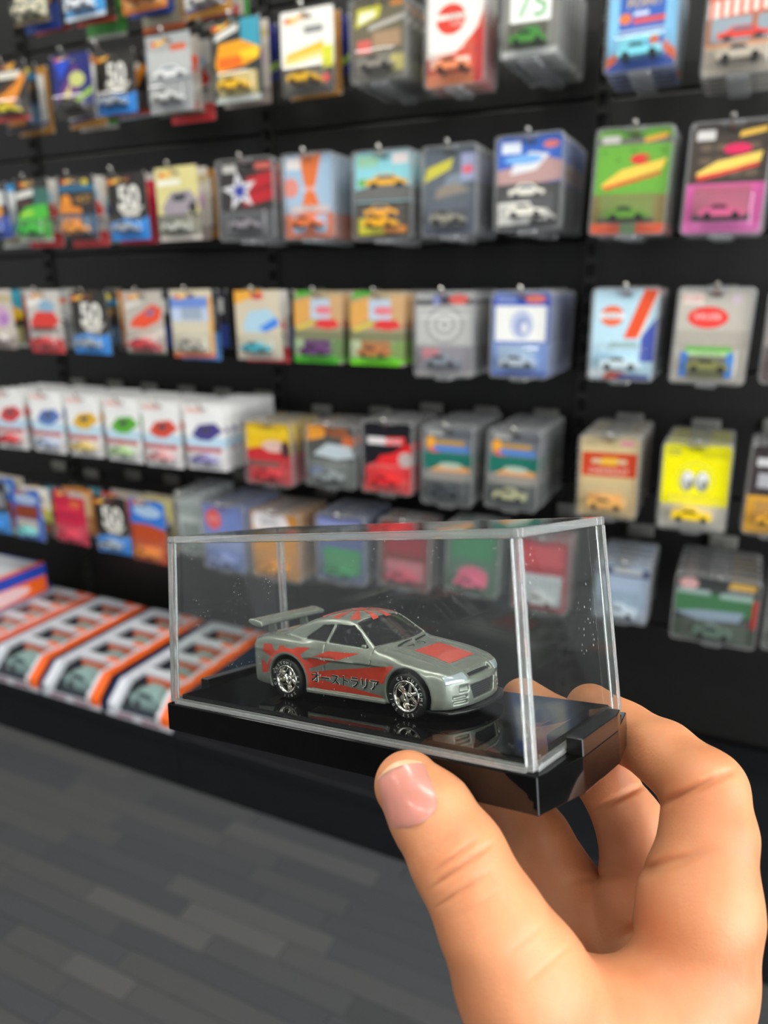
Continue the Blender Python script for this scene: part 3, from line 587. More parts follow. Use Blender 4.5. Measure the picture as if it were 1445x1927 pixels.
     [('p', [(0.15, 0.88), (0.25, 0.95), (0.37, 0.935), (0.53, 0.975), (0.5, 0.92), (0.33, 0.875)], 'f0a424'), ('e', 0.22, 0.915, 0.05, 0.028, 'd8442c'), ('r', 0.27, 0.902, 0.45, 0.94, 'f6c860'), ('p', [(0, 0.74), (0.5, 0.8), (0.5, 0.88), (0.05, 0.84)], 'eeeae4'), ('e', 0.6, 0.74, 0.25, 0.1, '8ab0c8'), ('p', [(0.05, 0.48), (0.25, 0.66), (0.8, 0.66), (0.95, 0.5), (0.7, 0.4), (0.1, 0.4)], 'd83a30'), ('r', 0.05, 0.36, 0.9, 0.41, '33302e'), ('p', [(0, 0.2), (1, 0.3), (1, 0.38), (0, 0.34)], 'b8b4ae'), ('r', 0, 0, 1, 0.22, 'cc3838')]),
    (3, -1.324, 1.021, 1.268, 0.106, 0.135, 'short', 3, '2b2926', '9aa4ac', True, 'black card pack with silver 50 between two red car cards',
     [('p', [(0, 0.86), (0.1, 0.93), (0.22, 0.915), (0.38, 0.955), (0.35, 0.9), (0.18, 0.855)], 'f0a424'), ('e', 0.07, 0.895, 0.05, 0.028, 'd8442c'), ('r', 0.12, 0.882, 0.3, 0.92, 'f6c860'), ('t', '50', 0.53, 0.65, 0.36, '77746a', 0, 0.07), ('t', '50', 0.53, 0.65, 0.34, 'f4f2e8', 0, 0.015), ('p', [(0.22, 0.5), (0.9, 0.5), (0.8, 0.42), (0.72, 0.36), (0.4, 0.36), (0.3, 0.42)], 'cfccc0'), ('r', 0.3, 0.44, 0.82, 0.455, '77746a'), ('p', [(0, 0), (1, 0), (1, 0.34), (0.72, 0.28), (0.4, 0.33), (0, 0.27)], '2c8ee2')]),
    (3, -1.169, 1.021, 1.268, 0.106, 0.132, 'short', 3, 'b8b0a4', 'c83840', True, 'grey card pack with an orange sports car seen from above',
     [('p', [(0.1, 0.88), (0.2, 0.95), (0.32, 0.935), (0.48, 0.975), (0.45, 0.92), (0.28, 0.875)], 'f0a424'), ('e', 0.17, 0.915, 0.05, 0.028, 'd8442c'), ('r', 0.22, 0.902, 0.4, 0.94, 'f6c860'), ('p', [(0, 0.72), (0.45, 0.8), (0.45, 0.86), (0.05, 0.8)], 'dcd8d0'), ('p', [(0.1, 0.44), (0.2, 0.56), (0.75, 0.8), (0.98, 0.72), (0.9, 0.54), (0.5, 0.42)], 'e2502c'), ('p', [(0.5, 0.62), (0.78, 0.74), (0.74, 0.62)], '4a70a0'), ('p', [(0, 0.24), (1, 0.42), (1, 0.3), (0, 0.14)], 'd8d2c6'), ('r', 0.1, 0.05, 0.9, 0.16, 'c83840'), ('r', 0, 0, 1, 0.04, '3a4a3c')]),
    (3, -1.040, 1.023, 1.268, 0.106, 0.136, 'short', 3, 'cfc4a8', 'a8a49a', True, 'blue sky and sand card pack with an orange foot strip',
     [('p', [(0.1, 0.87), (0.2, 0.94), (0.32, 0.925), (0.48, 0.965), (0.45, 0.91), (0.28, 0.865)], 'f0a424'), ('e', 0.17, 0.905, 0.05, 0.028, 'd8442c'), ('r', 0.22, 0.892, 0.4, 0.93, 'f6c860'), ('r', 0, 0.54, 1, 1, '6c8cd0'), ('r', 0, 0.54, 1, 0.74, 'b8c8e0'), ('p', [(0.1, 0.87), (0.2, 0.94), (0.32, 0.925), (0.48, 0.965), (0.45, 0.91), (0.28, 0.865)], 'f0a424'), ('e', 0.17, 0.905, 0.05, 0.028, 'd8442c'), ('r', 0.22, 0.892, 0.4, 0.93, 'f6c860'), ('r', 0.25, 0.56, 0.75, 0.74, '9aa8b8'), ('r', 0, 0.1, 1, 0.54, 'ccc4ac'), ('r', 0.9, 0.1, 1, 0.9, 'd8a04c'), ('e', 0.4, 0.22, 0.3, 0.06, '7a766c'), ('r', 0, 0, 1, 0.07, 'd86a3a')]),
    (3, -0.876, 1.021, 1.268, 0.106, 0.133, 'short', 3, 'cbbfa6', '3ca0b0', True, 'sand coloured card pack with a blue and white car',
     [('p', [(0, 0.8), (0.6, 0.95), (0.6, 1), (0, 1)], 'e8a83c'), ('e', 0.5, 0.92, 0.15, 0.05, 'd84a3c'), ('p', [(0.15, 0.5), (0.3, 0.7), (0.75, 0.74), (0.95, 0.55), (0.6, 0.4), (0.2, 0.4)], 'a8c8d8'), ('p', [(0.5, 0.46), (0.9, 0.62), (0.95, 0.5), (0.65, 0.4)], '3c80d8'), ('r', 0.25, 0.1, 0.65, 0.2, '3ca0b0'), ('r', 0, 0, 1, 0.06, 'b8aca0')]),
    (3, -0.739, 1.019, 1.268, 0.106, 0.133, 'short', 4, 'a89878', '5c2c64', False, 'wood and green card pack with a purple car in the bubble',
     [('p', [(0, 0.5), (0.35, 0.62), (0.35, 0.92), (0, 0.85)], 'd8a050'), ('r', 0.35, 0.62, 1, 1, 'b8c8d8'), ('p', [(0, 0.9), (0.4, 0.96), (0.4, 1), (0.1, 1)], '4ca82c'), ('r', 0.75, 0.55, 1, 0.95, 'c8a070'), ('e', 0.62, 0.74, 0.18, 0.06, 'e07c84'), ('p', [(0.4, 0.52), (0.55, 0.62), (0.85, 0.62), (0.95, 0.52), (0.7, 0.48)], 'd83434'), ('p', [(0.05, 0.44), (0.45, 0.56), (0.4, 0.6), (0.05, 0.5)], 'd8c03c'), ('r', 0, 0.34, 1, 0.46, '7a7c5a'), ('r', 0, 0.04, 1, 0.34, '6a8a50'), ('r', 0.2, 0.16, 0.75, 0.33, '5c2c64'), ('p', [(0, 0), (0.9, 0), (1, 0.06), (0.8, 0.12), (0, 0.14)], '4cb82c'), ('r', 0, 0.1, 0.2, 0.34, 'a8c08c')]),
    (3, -0.614, 1.018, 1.268, 0.110, 0.132, 'short', 4, 'a89878', 'b0703a', False, 'wood and lime card pack with a brown car in the bubble',
     [('p', [(0, 0.5), (0.35, 0.62), (0.35, 0.92), (0, 0.85)], 'd8a050'), ('r', 0.35, 0.62, 1, 1, 'b8c8d8'), ('p', [(0, 0.9), (0.4, 0.96), (0.4, 1), (0.1, 1)], '4ca82c'), ('r', 0.75, 0.55, 1, 0.95, 'c8a070'), ('e', 0.62, 0.74, 0.18, 0.06, 'e07c84'), ('p', [(0.4, 0.52), (0.55, 0.62), (0.85, 0.62), (0.95, 0.52), (0.7, 0.48)], 'd83434'), ('p', [(0.05, 0.44), (0.45, 0.56), (0.4, 0.6), (0.05, 0.5)], 'd8c03c'), ('r', 0, 0.34, 1, 0.46, '7a7c5a'), ('r', 0, 0.04, 1, 0.34, '7a9a50'), ('r', 0.2, 0.16, 0.75, 0.33, 'a86c34'), ('p', [(0, 0), (0.9, 0), (1, 0.06), (0.8, 0.12), (0, 0.14)], '74dc1c'), ('r', 0, 0.1, 0.2, 0.34, 'c0d0a0')]),
    (3, -0.483, 1.018, 1.270, 0.112, 0.148, 'clam', 7, 'b4b4b0', '7a8088', False, 'silver grey clamshell pack with ring pattern and a red oval',
     [('r', 0, 0.86, 1, 1, '3c3a40'), ('r', 0.3, 0.87, 0.42, 0.97, '8a94c8'), ('e', 0.74, 0.92, 0.17, 0.06, 'e0655c'), ('e', 0.5, 0.62, 0.34, 0.231, '9a9a98'), ('e', 0.5, 0.62, 0.27, 0.184, 'c4c4c0'), ('e', 0.5, 0.62, 0.2, 0.136, '9a9a98'), ('e', 0.5, 0.62, 0.13, 0.088, 'c4c4c0'), ('e', 0.5, 0.62, 0.06, 0.041, '9a9a98'), ('r', 0.06, 0.7, 0.94, 0.72, 'd8d8d4'), ('r', 0, 0, 1, 0.36, '8a868c'), ('r', 0.1, 0.2, 0.4, 0.33, 'c87a80'), ('r', 0.14, 0.06, 0.8, 0.2, '6c7078'), ('r', 0.02, 0, 1, 0.05, 'aaa6a4')]),
    (3, -0.344, 1.019, 1.270, 0.105, 0.145, 'clam', 7, '5a74b8', 'a8b4c0', False, 'blue clamshell pack with a pale round crest on white',
     [('r', 0, 0.84, 1, 1, '3450b0'), ('r', 0.06, 0.87, 0.4, 0.97, '7a8cc8'), ('e', 0.72, 0.92, 0.18, 0.05, 'e07868'), ('r', 0.04, 0.42, 0.92, 0.84, 'e9e9e4'), ('e', 0.5, 0.62, 0.2, 0.17, 'b8c0d8'), ('e', 0.52, 0.6, 0.12, 0.11, '8a98c4'), ('e', 0.55, 0.58, 0.06, 0.07, 'dcdce0'), ('r', 0, 0, 1, 0.4, '7a98d0'), ('r', 0.1, 0.1, 0.75, 0.36, '9ab0c8'), ('r', 0.1, 0.1, 0.75, 0.16, '6a7048'), ('r', 0, 0, 1, 0.06, '5870b8')]),
    (3, -0.177, 1.022, 1.270, 0.104, 0.145, 'clam', 5, 'b9d9e6', 'c8d8dc', False, 'pale blue clamshell pack with an orange stripe and round orange badge',
     [('p', [(0.5, 0.46), (0.72, 0.46), (1, 1), (0.78, 1)], 'e8552c'), ('p', [(0.72, 0.46), (0.76, 0.46), (1, 0.94), (1, 1)], 'efe6de'), ('p', [(0.78, 0.2), (1, 0.2), (1, 0.7), (0.78, 0.48)], '4858b0'), ('e', 0.3, 0.71, 0.19, 0.115, 'e86a3c'), ('r', 0.1, 0.68, 0.5, 0.745, 'e9eef0'), ('t', 'GULF', 0.3, 0.712, 0.055, '7a8490', 0), ('p', [(0.25, 0.34), (0.75, 0.36), (0.7, 0.42), (0.3, 0.42)], '9cb8b8'), ('r', 0.06, 0.16, 0.62, 0.3, 'a9d0e4'), ('t', '1967', 0.34, 0.23, 0.08, '7a9cae', 0), ('r', 0, 0.02, 0.6, 0.1, 'dfe6e8'), ('p', [(0.2, 0), (0.55, 0), (0.55, 0.07), (0.3, 0.09)], 'd8604c'), ('r', 0.45, 0, 0.95, 0.05, '5058a0')]),
    (3, -0.046, 1.022, 1.270, 0.109, 0.144, 'clam', 4, 'b8b2a6', '7a7c48', False, 'grey clamshell pack with a red oval and blue and green frame',
     [('r', 0.06, 0.84, 0.34, 0.95, 'e0d2c8'), ('t', 'HOBBY', 0.2, 0.9, 0.05, 'd8685c', 0), ('e', 0.78, 0.9, 0.07, 0.05, 'c8b4c0'), ('e', 0.42, 0.7, 0.28, 0.115, 'dc2c2c'), ('e', 0.42, 0.7, 0.255, 0.1, 'e64038'), ('t', 'KRUISE', 0.42, 0.71, 0.06, 'f2d8d4', 0), ('r', 0, 0.38, 1, 0.56, 'a8a296'), ('r', 0.16, 0.32, 0.8, 0.39, '54b830'), ('r', 0.18, 0.29, 0.78, 0.335, 'b8e0a0'), ('t', 'CORVETTE', 0.48, 0.312, 0.035, '5a7a4c', 0), ('r', 0.1, 0.05, 0.2, 0.32, '2c7cd8'), ('r', 0.74, 0.05, 0.84, 0.32, '3a88dc'), ('r', 0.2, 0.04, 0.74, 0.28, '6a6a5c'), ('r', 0.24, 0.04, 0.7, 0.18, '7a7a48')]),
    (3, 0.067, 1.018, 1.270, 0.084, 0.136, 'clam', 3, '9a8c84', '8a7c74', False, 'plain brown clamshell pack beside the red oval pack',
     [('r', 0, 0, 1, 0.4, '6a5c58')]),
    (4, -1.630, 0.789, 1.265, 0.107, 0.146, 'short', 6, 'eeeeec', 'd04040', False, 'white card pack with a small red car picture',
     [('r', 0.04, 0.88, 0.5, 0.96, 'e8c8c0'), ('t', 'MATCH', 0.27, 0.92, 0.045, 'e0887c', 0), ('p', [(0, 0.36), (1, 0.36), (1, 0.5), (0.5, 0.56), (0, 0.48)], 'bcd8e8'), ('p', [(0.15, 0.54), (0.35, 0.7), (0.75, 0.74), (0.95, 0.62), (0.6, 0.46), (0.35, 0.46)], 'd04040'), ('p', [(0.38, 0.64), (0.66, 0.68), (0.6, 0.58), (0.42, 0.58)], '4a4a52'), ('r', 0, 0.28, 0.88, 0.36, 'c83c3c'), ('r', 0, 0.02, 1, 0.26, 'e4e2e0')]),
    (4, -1.496, 0.790, 1.265, 0.107, 0.145, 'short', 6, 'eeeeec', 'a8b8d0', False, 'white card pack with a small blue car picture',
     [('r', 0.04, 0.88, 0.5, 0.96, 'e8c8c0'), ('t', 'MATCH', 0.27, 0.92, 0.045, 'e0887c', 0), ('p', [(0, 0.36), (1, 0.36), (1, 0.5), (0.5, 0.56), (0, 0.48)], 'bcd8e8'), ('p', [(0.15, 0.54), (0.35, 0.7), (0.75, 0.74), (0.95, 0.62), (0.6, 0.46), (0.35, 0.46)], '5a78b8'), ('p', [(0.38, 0.64), (0.66, 0.68), (0.6, 0.58), (0.42, 0.58)], '4a4a52'), ('r', 0, 0.28, 0.88, 0.36, 'c83c3c'), ('r', 0, 0.02, 1, 0.26, 'e4e2e0')]),
    (4, -1.379, 0.789, 1.265, 0.107, 0.144, 'short', 6, 'eeeeec', 'd8c070', False, 'white card pack with a small yellow car picture',
     [('r', 0.04, 0.88, 0.5, 0.96, 'e8c8c0'), ('t', 'MATCH', 0.27, 0.92, 0.045, 'e0887c', 0), ('p', [(0, 0.36), (1, 0.36), (1, 0.5), (0.5, 0.56), (0, 0.48)], 'bcd8e8'), ('p', [(0.15, 0.54), (0.35, 0.7), (0.75, 0.74), (0.95, 0.62), (0.6, 0.46), (0.35, 0.46)], 'e0b030'), ('p', [(0.38, 0.64), (0.66, 0.68), (0.6, 0.58), (0.42, 0.58)], '4a4a52'), ('r', 0, 0.28, 0.88, 0.36, 'c83c3c'), ('r', 0, 0.02, 1, 0.26, 'e4e2e0')]),
    (4, -1.258, 0.788, 1.265, 0.107, 0.145, 'short', 6, 'eeeeec', 'a8c890', False, 'white card pack with a small green car picture',
     [('r', 0.04, 0.88, 0.5, 0.96, 'e8c8c0'), ('t', 'MATCH', 0.27, 0.92, 0.045, 'e0887c', 0), ('p', [(0, 0.36), (1, 0.36), (1, 0.5), (0.5, 0.56), (0, 0.48)], 'bcd8e8'), ('p', [(0.15, 0.54), (0.35, 0.7), (0.75, 0.74), (0.95, 0.62), (0.6, 0.46), (0.35, 0.46)], '5cae34'), ('p', [(0.38, 0.64), (0.66, 0.68), (0.6, 0.58), (0.42, 0.58)], '4a4a52'), ('r', 0, 0.28, 0.88, 0.36, 'c83c3c'), ('r', 0, 0.02, 1, 0.26, 'e4e2e0')]),
    (4, -1.146, 0.787, 1.265, 0.107, 0.146, 'short', 6, 'eeeeec', 'd8a0a0', False, 'white card pack with a small orange red car picture',
     [('r', 0.04, 0.88, 0.5, 0.96, 'e8c8c0'), ('t', 'MATCH', 0.27, 0.92, 0.045, 'e0887c', 0), ('p', [(0, 0.36), (1, 0.36), (1, 0.5), (0.5, 0.56), (0, 0.48)], 'bcd8e8'), ('p', [(0.15, 0.54), (0.35, 0.7), (0.75, 0.74), (0.95, 0.62), (0.6, 0.46), (0.35, 0.46)], 'd8503c'), ('p', [(0.38, 0.64), (0.66, 0.68), (0.6, 0.58), (0.42, 0.58)], '4a4a52'), ('r', 0, 0.28, 0.88, 0.36, 'c83c3c'), ('r', 0, 0.02, 1, 0.26, 'e4e2e0')]),
    (4, -1.026, 0.787, 1.265, 0.107, 0.141, 'short', 8, 'eeeeec', '8c88b8', False, 'white card pack with a small purple car picture',
     [('r', 0.04, 0.88, 0.5, 0.96, 'e8c8c0'), ('t', 'MATCH', 0.27, 0.92, 0.045, 'e0887c', 0), ('p', [(0, 0.36), (1, 0.36), (1, 0.5), (0.5, 0.56), (0, 0.48)], 'bcd8e8'), ('p', [(0.15, 0.54), (0.35, 0.7), (0.75, 0.74), (0.95, 0.62), (0.6, 0.46), (0.35, 0.46)], '4c4488'), ('p', [(0.38, 0.64), (0.66, 0.68), (0.6, 0.58), (0.42, 0.58)], '4a4a52'), ('r', 0, 0.28, 0.88, 0.36, 'c83c3c'), ('r', 0, 0.02, 1, 0.26, 'e4e2e0')]),
    (4, -0.866, 0.763, 1.270, 0.118, 0.134, 'clam', 5, 'e8bc20', 'c83c40', False, 'yellow and red clamshell pack with a red car front',
     [('p', [(0, 0), (1, 0), (1, 0.5), (0.6, 0.64), (0, 0.55)], 'c03034'), ('e', 0.6, 0.62, 0.26, 0.1, 'd8b4a8'), ('e', 0.85, 0.58, 0.1, 0.14, '4a3030'), ('r', 0.05, 0.8, 0.95, 0.97, 'f0cc2c'), ('t', 'MILESTONE', 0.5, 0.88, 0.06, 'b88c20', 0), ('r', 0, 0.28, 0.7, 0.36, '6a5850'), ('r', 0, 0, 1, 0.26, 'c8484c')]),
    (4, -0.717, 0.768, 1.270, 0.114, 0.128, 'clam', 5, '50504c', '8c9494', False, 'dark clamshell pack with an orange cloud over a silver car',
     [('p', [(0, 0.72), (0.35, 0.8), (0.4, 0.98), (0, 1)], 'e89a34'), ('e', 0.6, 0.9, 0.25, 0.09, '9a5a3a'), ('e', 0.85, 0.75, 0.14, 0.1, 'c8683a'), ('p', [(0.1, 0.5), (0.4, 0.7), (0.9, 0.68), (0.98, 0.5), (0.6, 0.44)], 'b8c4c8'), ('r', 0, 0, 1, 0.42, '6a706c'), ('e', 0.2, 0.2, 0.15, 0.1, '7a88a8')]),
    (4, -0.594, 0.783, 1.270, 0.109, 0.142, 'clam', 5, '16161c', 'd8282c', False, 'black and red clamshell pack with a red sports car',
     [('r', 0.08, 0.68, 0.5, 0.78, 'd8d4d2'), ('p', [(0.45, 0.67), (0.85, 0.69), (0.85, 0.8), (0.45, 0.78)], 'd83c40'), ('t', 'ADVANCE', 0.46, 0.73, 0.07, 'f6ecea', 0), ('p', [(0, 0), (1, 0), (1, 0.6), (0.8, 0.66), (0.6, 0.56), (0.35, 0.52), (0.25, 0.42), (0.05, 0.36)], 'd8282c'), ('p', [(0.75, 0.55), (1, 0.62), (1, 0.7), (0.85, 0.7)], 'e01818'), ('e', 0.86, 0.48, 0.15, 0.11, 'b8a8a4'), ('r', 0.05, 0, 1, 0.2, 'e04848'), ('e', 0.33, 0.18, 0.13, 0.04, '3c2428')]),
    (4, -0.471, 0.783, 1.270, 0.101, 0.151, 'clam', 7, '70747a', '40464a', False, 'teal clamshell pack with dark car beside the black and red pack',
     [('r', 0, 0.86, 1, 1, '5a5c60'), ('r', 0.06, 0.88, 0.4, 0.96, 'aaaaa4'), ('e', 0.14, 0.78, 0.1, 0.09, 'e8a030'), ('p', [(0.1, 0.72), (0.3, 0.72), (0.34, 0.56), (0.18, 0.58)], 'd85848'), ('r', 0.25, 0.76, 0.82, 0.82, 'b88c3c'), ('r', 0.2, 0.68, 0.92, 0.75, '4c80c8'), ('r', 0, 0.44, 1, 0.66, '1c6a5c'), ('p', [(0.1, 0.42), (0.95, 0.42), (0.95, 0.48), (0.4, 0.52)], 'd8985c'), ('e', 0.55, 0.5, 0.25, 0.04, 'a8b8a8'), ('r', 0, 0.3, 1, 0.42, '8c8a84'), ('r', 0, 0, 1, 0.3, '585c5c'), ('r', 0.15, 0.08, 0.74, 0.26, '34383a'), ('e', 0.26, 0.14, 0.08, 0.04, 'a8aca8'), ('e', 0.6, 0.14, 0.08, 0.04, 'a8aca8')]),
    (4, -0.345, 0.785, 1.270, 0.097, 0.146, 'clam', 7, '70747a', 'a8a884', False, 'teal clamshell pack with pale car beside the beige pack',
     [('r', 0, 0.86, 1, 1, '5a5c60'), ('r', 0.06, 0.88, 0.4, 0.96, 'aaaaa4'), ('e', 0.14, 0.78, 0.1, 0.09, 'e8a030'), ('p', [(0.1, 0.72), (0.3, 0.72), (0.34, 0.56), (0.18, 0.58)], 'd85848'), ('r', 0.25, 0.76, 0.82, 0.82, 'b88c3c'), ('r', 0.2, 0.68, 0.92, 0.75, '4c80c8'), ('r', 0, 0.44, 1, 0.66, '1c6a5c'), ('p', [(0.1, 0.42), (0.95, 0.42), (0.95, 0.48), (0.4, 0.52)], 'd8985c'), ('e', 0.55, 0.5, 0.25, 0.04, 'a8b8a8'), ('r', 0, 0.3, 1, 0.42, '8c8a84'), ('r', 0, 0, 1, 0.3, '585c5c'), ('r', 0.15, 0.08, 0.74, 0.26, '34383a'), ('e', 0.46, 0.15, 0.26, 0.05, 'a8a884')]),
    (4, -0.183, 0.787, 1.270, 0.101, 0.144, 'clam', 7, 'cdb888', 'd8a45c', False, 'beige clamshell pack with a red CHEVROLET panel',
     [('r', 0.05, 0.88, 0.3, 0.96, 'b8a880'), ('e', 0.8, 0.92, 0.14, 0.03, 'd8889c'), ('r', 0.03, 0.5, 0.97, 0.8, 'c4401f'), ('p', [(0.2, 0.66), (0.36, 0.66), (0.36, 0.72), (0.2, 0.72)], 'cdb894'), ('p', [(0.64, 0.66), (0.8, 0.66), (0.8, 0.72), (0.64, 0.72)], 'cdb894'), ('p', [(0.34, 0.64), (0.62, 0.64), (0.66, 0.74), (0.38, 0.74)], 'e0b03c'), ('t', 'CHEVROLET', 0.5, 0.57, 0.06, 'e4d4c4', 0), ('r', 0, 0.32, 1, 0.48, 'c4ae80'), ('r', 0, 0, 1, 0.3, 'c8b080'), ('r', 0.15, 0.1, 0.75, 0.28, 'd8a45c'), ('r', 0.15, 0.08, 0.75, 0.13, 'b86a3c')]),
    (4, -0.047, 0.785, 1.270, 0.106, 0.146, 'clam', 6, 'efe600', 'efca10', False, 'bright yellow clamshell pack with a pair of round eyes',
     [('r', 0.06, 0.86, 0.26, 0.94, 'c8c03c'), ('r', 0.58, 0.84, 0.96, 0.93, 'd8cf10'), ('e', 0.5, 0.58, 0.29, 0.21, 'e0da3c'), ('e', 0.5, 0.58, 0.25, 0.18, 'f0e800'), ('e', 0.385, 0.565, 0.105, 0.12, '85867c'), ('e', 0.395, 0.575, 0.095, 0.108, 'c9cac8'), ('e', 0.41, 0.535, 0.062, 0.06, '5a5c5a'), ('e', 0.385, 0.55, 0.05, 0.055, 'a9aba9'), ('e', 0.39, 0.62, 0.06, 0.045, 'e6e6e4'), ('e', 0.605, 0.565, 0.105, 0.12, '85867c'), ('e', 0.615, 0.575, 0.095, 0.108, 'c9cac8'), ('e', 0.63, 0.535, 0.062, 0.06, '5a5c5a'), ('e', 0.605, 0.55, 0.05, 0.055, 'a9aba9'), ('e', 0.61, 0.62, 0.06, 0.045, 'e6e6e4'), ('r', 0, 0, 1, 0.28, 'b8b4a8'), ('r', 0.16, 0.06, 0.8, 0.27, 'c8c0a8'), ('e', 0.3, 0.08, 0.08, 0.04, 'b0aca8'), ('e', 0.68, 0.08, 0.08, 0.04, 'b0aca8')]),
    (4, 0.072, 0.792, 1.270, 0.085, 0.147, 'clam', 4, '3c3434', 'e0a42c', False, 'black and amber clamshell pack with grey lettering',
     [('r', 0.1, 0.76, 0.9, 0.85, 'c8c8c8'), ('r', 0.15, 0.52, 0.9, 0.68, 'a8a8ac'), ('r', 0, 0, 1, 0.42, 'e0a42c'), ('r', 0.15, 0.08, 1, 0.36, 'b88a3c')]),
    (5, -1.745, 0.548, 1.268, 0.106, 0.143, 'short', 3, '32323a', '3c90d8', True, 'dark card pack with a sky blue foot panel',
     [('p', [(0.3, 0.88), (0.4, 0.95), (0.52, 0.935), (0.68, 0.975), (0.65, 0.92), (0.48, 0.875)], 'f0a424'), ('e', 0.37, 0.915, 0.05, 0.028, 'd8442c'), ('r', 0.42, 0.902, 0.6, 0.94, 'f6c860'), ('r', 0, 0, 1, 0.4, '3c90d8'), ('r', 0.2, 0.5, 0.9, 0.8, '8a8c90')]),
    (5, -1.620, 0.537, 1.268, 0.106, 0.134, 'short', 3, '3c68c0', '7ac8c8', True, 'blue and rust card pack with a turquoise car',
     [('p', [(0.15, 0.9), (0.25, 0.97), (0.37, 0.955), (0.53, 0.995), (0.5, 0.94), (0.33, 0.895)], 'f0a424'), ('e', 0.22, 0.935, 0.05, 0.028, 'd8442c'), ('r', 0.27, 0.922, 0.45, 0.96, 'f6c860'), ('e', 0.5, 0.8, 0.4, 0.1, 'a8bcd8'), ('p', [(0, 0.42), (0.85, 0.42), (0.9, 0.68), (0.1, 0.68)], '8c4028'), ('r', 0.1, 0.1, 0.8, 0.4, 'c8b8a8'), ('e', 0.42, 0.18, 0.3, 0.1, '7ac8c8')]),
    (5, -1.465, 0.550, 1.268, 0.106, 0.137, 'short', 3, 'c82848', 'd04458', True, 'crimson card pack with a red bubble',
     [('p', [(0.05, 0.89), (0.15, 0.96), (0.27, 0.945), (0.43, 0.985), (0.4, 0.93), (0.23, 0.885)], 'f0a424'), ('e', 0.12, 0.925, 0.05, 0.028, 'd8442c'), ('r', 0.17, 0.912, 0.35, 0.95, 'f6c860'), ('r', 0.5, 0.9, 1, 1, 'b8b0a8'), ('r', 0.1, 0.5, 0.7, 0.54, 'a03048'), ('r', 0.1, 0.62, 0.8, 0.7, 'e03850'), ('r', 0.05, 0.04, 0.9, 0.3, 'd04458'), ('r', 0.5, 0.7, 0.85, 0.82, 'd86a3c')]),
    (5, -1.331, 0.551, 1.268, 0.106, 0.144, 'short', 3, '2b2926', '9aa4ac', True, 'black card pack with silver 50 beside the crimson card',
     [('p', [(0, 0.86), (0.1, 0.93), (0.22, 0.915), (0.38, 0.955), (0.35, 0.9), (0.18, 0.855)], 'f0a424'), ('e', 0.07, 0.895, 0.05, 0.028, 'd8442c'), ('r', 0.12, 0.882, 0.3, 0.92, 'f6c860'), ('t', '50', 0.53, 0.65, 0.36, '77746a', 0, 0.07), ('t', '50', 0.53, 0.65, 0.34, 'f4f2e8', 0, 0.015), ('p', [(0.22, 0.5), (0.9, 0.5), (0.8, 0.42), (0.72, 0.36), (0.4, 0.36), (0.3, 0.42)], 'cfccc0'), ('r', 0.3, 0.44, 0.82, 0.455, '77746a'), ('p', [(0, 0), (1, 0), (1, 0.34), (0.72, 0.28), (0.4, 0.33), (0, 0.27)], '2c8ee2')]),
    (5, -1.222, 0.551, 1.276, 0.106, 0.153, 'short', 3, '3478d0', 'd88440', True, 'blue and orange card pack with a desert picture',
     [('p', [(0.05, 0.91), (0.15, 0.98), (0.27, 0.965), (0.43, 1.005), (0.4, 0.95), (0.23, 0.905)], 'f0a424'), ('e', 0.12, 0.945, 0.05, 0.028, 'd8442c'), ('r', 0.17, 0.932, 0.35, 0.97, 'f6c860'), ('e', 0.5, 0.82, 0.4, 0.1, 'a8c4e0'), ('p', [(0, 0), (1, 0), (1, 0.56), (0.5, 0.62), (0, 0.6)], 'b84c28'), ('r', 0.1, 0.06, 0.85, 0.26, 'd88440')]),
    (5, -1.103, 0.585, 1.290, 0.080, 0.155, 'clam', 5, 'b8c0bc', '8a9490', False, 'pale grey clamshell pack beside the desert card',
     [('r', 0, 0.6, 1, 0.8, '9aa4a0'), ('r', 0.1, 0.1, 0.8, 0.5, '8a9490')]),
    (5, -0.995, 0.572, 1.270, 0.116, 0.157, 'clam', 6, '7484bc', '8c98c4', False, 'lavender blue clamshell pack with a red round badge',
     [('e', 0.24, 0.76, 0.19, 0.16, 'd8605c'), ('t', 'GULF', 0.24, 0.76, 0.05, 'e8d8dc', 0), ('r', 0, 0.3, 1, 0.5, '8c98c4')]),
    (5, -0.860, 0.572, 1.270, 0.128, 0.156, 'clam', 5, 'c8883c', 'd8902c', False, 'amber clamshell pack with a white rounded sign',
     [('p', [(0.04, 0.7), (0.7, 0.7), (0.78, 0.8), (0.7, 0.96), (0.1, 0.98), (0.02, 0.9)], 'e6e0e0'), ('t', 'BRE', 0.38, 0.83, 0.12, '8a8a90', 0), ('r', 0.4, 0.6, 1, 0.7, 'd8902c')]),
    (5, -0.700, 0.584, 1.270, 0.115, 0.149, 'clam', 5, '5a628c', '3c8a58', False, 'dusky blue clamshell pack above the clear case',
     [('r', 0, 0.8, 0.9, 0.96, '8c94c8'), ('r', 0.1, 0.1, 0.9, 0.5, '3c8a58')]),
    (5, -0.556, 0.591, 1.270, 0.110, 0.143, 'clam', 3, '70342c', 'b84a5c', False, 'maroon clamshell pack behind the clear case',
     [('r', 0.1, 0.5, 0.9, 0.9, '8c2c34'), ('r', 0.1, 0.1, 0.9, 0.4, 'b86a74')]),
    (5, -0.415, 0.601, 1.270, 0.107, 0.141, 'clam', 3, '4a6a58', 'c85c78', False, 'dark green clamshell pack behind the clear case',
     [('r', 0.1, 0.5, 0.9, 0.9, '3c7a54'), ('e', 0.5, 0.25, 0.3, 0.15, 'c85c78')]),
    (5, -0.286, 0.593, 1.270, 0.103, 0.144, 'clam', 3, 'a8343c', 'c8c8c8', False, 'red topped silver clamshell pack behind the clear case',
